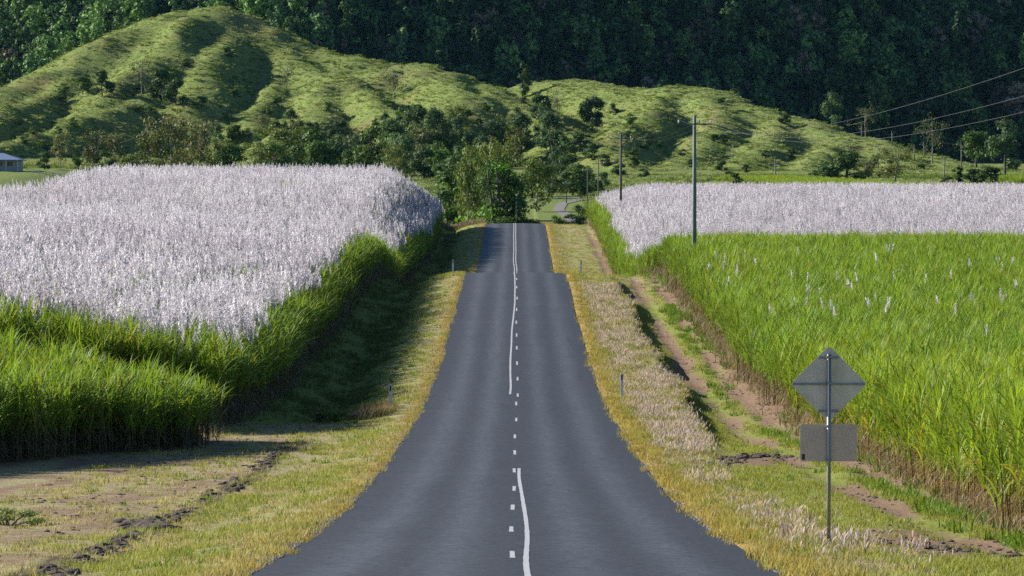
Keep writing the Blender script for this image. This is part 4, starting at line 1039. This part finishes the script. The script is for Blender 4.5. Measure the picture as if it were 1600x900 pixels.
# lush green strip of young crop beyond the right flowering cane, and a block at the edge
YC = [src('young_cane', cane_clump(i, h=1.0, ns=8, nl=6, deadn=0), [M_CANEY]) for i in range(2)]
X, Y = jgrid(44, 130, 770, 866, 1.5, lambda x, y: (x > at(1130, y) + .2 * (850 - y)) & (x < .15 * y))
scatter('young_cane', np.stack([X, Y, G(X, Y)], -1), YC, 'strip of bright green young cane below the right hill', 'sugar cane', scl=U(.5, .7, len(X)))
X, Y = jgrid(104, 128, 820, 850, .95, lambda x, y: x > at(1562, y))
put('sugar_cane', X, Y, CANE, 'tall green cane block at the far right picture edge', 'sugar cane', 1.0, 1.2)

# ------------------------------------------------------------------ sign
r = empty('road_sign', (5.22, 66, gz(5.22, 66)), 'grey back of a diamond warning sign with a plate below, on a post', 'road sign')
H = zat(540, 66) - r.location.z
cz = H - .64
def rounded(poly, rad, seg=4):
    out = []; n = len(poly)
    for i in range(n):
        p = np.array(poly[i], float); a = np.array(poly[i - 1], float); c = np.array(poly[(i + 1) % n], float)
        da = (a - p) / np.linalg.norm(a - p); dc = (c - p) / np.linalg.norm(c - p)
        for t in np.linspace(0, 1, seg + 1): out.append(tuple((p + da * rad) * (1 - t) ** 2 + 2 * p * t * (1 - t) + (p + dc * rad) * t * t))
    return out
b = MB(); b.prism(rounded([(0, cz - .64), (.64, cz), (0, cz + .64), (-.64, cz)], .06), 0, .004); b.build('diamond_plate', M_ALU, r)
b = MB(); b.prism(rounded([(-.475, cz - 1.29), (.475, cz - 1.29), (.475, cz - .67), (-.475, cz - .67)], .05), 0, .004); b.build('lower_plate', M_ALU2, r)
b = MB(); b.tube([(0, -.046, -.5), (0, -.046, H - .14)], .033, 10); b.build('post', M_STEEL, r, True)
for zz, hw in ((cz, .60), (cz + .44, .17), (cz - .45, .17)):
    b = MB(); b.box((-hw, -.014, zz - .018), (hw, -.001, zz + .018), bev=.004); b.build('brace', M_STEEL, r)
for zz in (cz - .70, cz - 1.26, cz + .02, cz + .45):
    b = MB(); b.box((-.048, -.088, zz - .02), (.048, -.014, zz + .02), bev=.006); b.build('clamp', M_STEEL, r)
for zz, xx in ((cz, -.45), (cz, .45), (cz, -.2), (cz, .2), (cz + .44, -.12), (cz + .44, .12), (cz - .45, -.12), (cz - .45, .12)):
    b = MB(); b.tube([(xx, -.0135, zz), (xx, -.024, zz)], .013, 6); b.build('bolt', M_STEEL, r)
b = MB(); b.box((-.445, -.003, cz - 1.265), (-.395, .0, cz - 1.17), (.1, .1, .1)); b.build('sticker', M_BLACK, r)

# ------------------------------------------------------------------ guide posts
for x, y, refl, lab in [(-4.72, 150, M_BLACK, 'white guide post with black band beside reddish grass, left of road'), (4.25, 158, M_BLACK, 'white guide post in front of the pale seeding grass'),
                        (-4.35, 277, M_BLUE, 'small far guide post at the left shadow edge by the first crest'), (4.6, 277, M_BLUE, 'small far guide post on dry grass right of the first crest')]:
    r = empty('guide_post', (x, y, gz(x, y)), lab, 'guide post', 'roadside guide posts', rng.normal(0, .05))
    b = MB(); b.prism([(-.055, -.3), (.055, -.3), (.055, .93), (.035, .985), (-.035, .985), (-.055, .93)], -.012, .012); b.build('post', M_GPOST, r)
    b = MB(); b.box((-.03, -.016, .72), (.03, -.0125, .93)); b.build('reflector_band', refl, r)

# ------------------------------------------------------------------ power poles and wires
def pole(x, y, h, lab, mat, arm=2.3, rad=.15, lights=False):
    z = gz(x, y); r = empty('power_pole', (x, y, z), lab, 'power pole', 'power poles along the right of the road')
    b = MB(); b.tube([(0, 0, -1), (0, 0, h * .5), (0, 0, h)], [rad * 1.15, rad, rad * .75], 9); b.build('shaft', mat, r, True)
    b = MB(); b.box((-arm / 2, -rad - .08, h - .6), (arm / 2, -rad + .0, h - .51), bev=.01); b.build('crossarm', M_POLED, r)
    for o_ in (-arm / 2 + .1, 0.32, arm / 2 - .1):
        b = MB(); b.tube([(o_, -rad - .05, h - .5), (o_, -rad - .05, h - .42), (o_, -rad - .05, h - .38), (o_, -rad - .05, h - .26)], [.02, .06, .05, .03], 8); b.build('insulator', M_PORC, r, True)
    return np.array([(x + o_, y - rad - .05, z + h - .26) for o_ in (-arm / 2 + .1, .32, arm / 2 - .1)])
z0 = gz(11.6, 5)
ends = [pole(11.6, 5, 4.7 - z0, 'power pole beside the camera, just outside the picture', M_POLEG),
        pole(at(1085, 262), 262, zat(181, 262) - gz(at(1085, 262), 262), 'tall greenish power pole at the corner of the right flowering cane', M_POLEG, rad=.14),
        pole(at(970, 432), 432, zat(209, 432) - gz(at(970, 432), 432), 'dark power pole behind the left end of right flowering cane', M_POLED, rad=.14),
        pole(at(935, 560), 560, zat(250, 560) - gz(at(935, 560), 560), 'thin dark far power pole left of the dark pole', M_POLED, 1.7, .1),
        pole(at(918, 660), 660, zat(262, 660) - gz(at(918, 660), 660), 'second farthest thin power pole with pale insulators', M_POLED, 1.7, .1),
        pole(at(885, 740), 740, zat(283, 740) - gz(at(885, 740), 740), 'farthest short power pole beside the far paddock', M_POLED, 1.5, .1)]
for s, (A, B) in enumerate(zip(ends[:-1], ends[1:])):
    sag = 2.75 if s == 0 else .9
    for q in range(3):
        t = np.linspace(0, 1, 41)[:, None]; p = A[q] + (B[q] - A[q]) * t; p[:, 2] -= (4 * sag * (t * (1 - t)))[:, 0] * (.84 + .08 * q)
        b = MB(); b.tube(p - p[0], .0045 if s == 0 else .003, 4); o = b.build('power_line', M_WIRE); o.location = p[0]
        nm = ('nearest the road', 'in the middle', 'farthest from the road')[q]
        tag(o, ('power line wire ' + nm + (' crossing the upper right corner', ' between the greenish and dark poles', ' from the dark pole onward', ' between the far thin poles', ' to the farthest pole')[s]), 'power line', 'power line wires')
# slim post beyond the crest on the road line
x, y = at(807, 545), 545; r = empty('thin_pole', (x, y, gz(x, y)), 'slim grey-green pole standing in line with the road end', 'pole')
h = zat(306, y) - r.location.z; b = MB(); b.tube([(0, 0, -.5), (0, 0, h)], [.07, .055], 8); b.build('shaft', M_POLEG, r); b = MB(); b.tube([(0, 0, h - .02), (0, 0, h + .06), (0, 0, h + .2), (0, 0, h + .24)], [.06, .11, .1, .03], 8); b.build('cap', M_PORC, r)

# ------------------------------------------------------------------ far lane, paddock fence, houses
yl = np.linspace(636, 790, 40); xl = np.interp(yl, [636, 660, 700, 740, 790], [8.9, 9.0, 7.6, 8.8, 15.5])
b = MB(); v = np.concatenate([np.stack([xl - 1.0, yl, G(xl - 1.0, yl) + .08], -1), np.stack([xl, yl, G(xl, yl) + .09], -1), np.stack([xl + 1.0, yl, G(xl + 1.0, yl) + .08], -1)])
n = len(yl); b.add(v, [(i, n + i, n + i + 1, i + 1) for i in range(n - 1)] + [(n + i, 2 * n + i, 2 * n + i + 1, n + i + 1) for i in range(n - 1)])
tag(b.build('gravel_lane', M_LANE), 'pale gravel lane bending right beyond the crest', None, None, 'structure')

def fence(x0, x1, y0, y1, n, hh, lab, rails=(.45, .95)):
    r = empty('fence', (x0, y0, gz(x0, y0)), lab, 'fence'); P0 = []
    for i in range(n):
        x = x0 + (x1 - x0) * i / (n - 1); y = y0 + (y1 - y0) * i / (n - 1); z = gz(x, y) - r.location.z; P0.append((x - x0, y - y0, z))
        b = MB(); b.tube([(x - x0, y - y0, z - .3), (x - x0, y - y0, z + hh)], .09, 6); b.build('post', M_FENCE, r)
    for k in rails:
        b = MB(); b.tube([(p[0], p[1] + .1, p[2] + k) for p in P0], .055, 5); b.build('rail', M_FENCE, r)
fence(at(42, 865), at(150, 865), 865, 868, 12, 1.15, 'pale post and rail fence across the paddock right of the house')
fence(at(838, 755), at(902, 755), 755, 758, 7, 1.2, 'rail fence along the small sunlit paddock at the road end')

def house(x, y, wd, dp, wh, rh, roof, lab, ver=True, rz=0):
    z = min(gz(x + sx * wd / 2, y + sy * dp / 2) for sx in (-1, 1) for sy in (-1, 1))
    top = max(gz(x + sx * wd / 2, y + sy * dp / 2) for sx in (-1, 1) for sy in (-1, 1)) - z
    r = empty('house', (x, y, z), lab, 'house', None, rz)
    w0, d0 = wd / 2, dp / 2; b = MB(); b.box((-w0, -d0, -.5), (w0, d0, wh + top)); b.build('wall', M_WALL, r); wt = wh + top
    e = .7; A = [(-w0 - e, -d0 - e - 1.6 * ver, wt - .05), (w0 + e, -d0 - e - 1.6 * ver, wt - .05), (w0 + e, d0 + e, wt - .05), (-w0 - e, d0 + e, wt - .05), (-w0 + d0, 0, wt + rh), (w0 - d0, 0, wt + rh)]
    A += [(p[0], p[1], p[2] - .18) for p in A[:4]]
    b = MB(); b.add(A, [(0, 1, 5, 4), (2, 3, 4, 5), (0, 6, 7, 1), (1, 7, 8, 2), (2, 8, 9, 3), (3, 9, 6, 0), (6, 9, 8, 7)])
    b.f3.append(np.array([(1, 2, 5), (3, 0, 4)])); ro = b.build('roof', roof, r)
    b = MB(); b.box((-.45, -d0 - .06, .1 + top), (.45, -d0 - .003, 2.1 + top)); b.build('door', M_BLACK, r)
    for wx in (-w0 * .7, -w0 * .35, w0 * .35, w0 * .7):
        b = MB(); b.box((wx - .75, -d0 - .07, .85 + top), (wx + .75, -d0 - .003, 2.1 + top)); f = b.build('window', M_GPOST, r)
        b = MB(); b.box((wx - .66, -d0 - .09, .94 + top), (wx + .66, -d0 - .072, 2.01 + top)); b.build('pane', M_GLASS, f)
    if ver:
        for wx in np.linspace(-w0, w0, 6):
            b = MB(); b.box((wx - .06, -d0 - 1.9, -.5), (wx + .06, -d0 - 1.78, wt - .24)); b.build('verandah_post', M_GPOST, r)
house(at(-5, 900) - 1.0, 900, 13, 8, 2.5, 1.5, M_ROOFB, 'low white house with blue-grey roof at the left picture edge')
house(at(462, 885), 885, 10, 7, 2.4, 1.6, M_ROOFG, 'grey-green house roof just showing over the left plumes', False)

# ------------------------------------------------------------------ the air between here and the mountain
b = MB(); b.box((-3100, -3100, -40), (3100, 3100, 480))
hm_, t, pb = newmat('air'); t.nodes.remove(pb)
pv = N(t, 'ShaderNodeVolumePrincipled'); pv.inputs['Color'].default_value = (.25, .55, 1, 1); pv.inputs['Density'].default_value = HAZE; pv.inputs['Anisotropy'].default_value = .2
t.links.new(pv.outputs[0], t.nodes['Material Output'].inputs['Volume'])
if HAZE > 0: tag(b.build('haze', hm_), 'thin blue air between the road and the mountain', None, None, 'stuff')
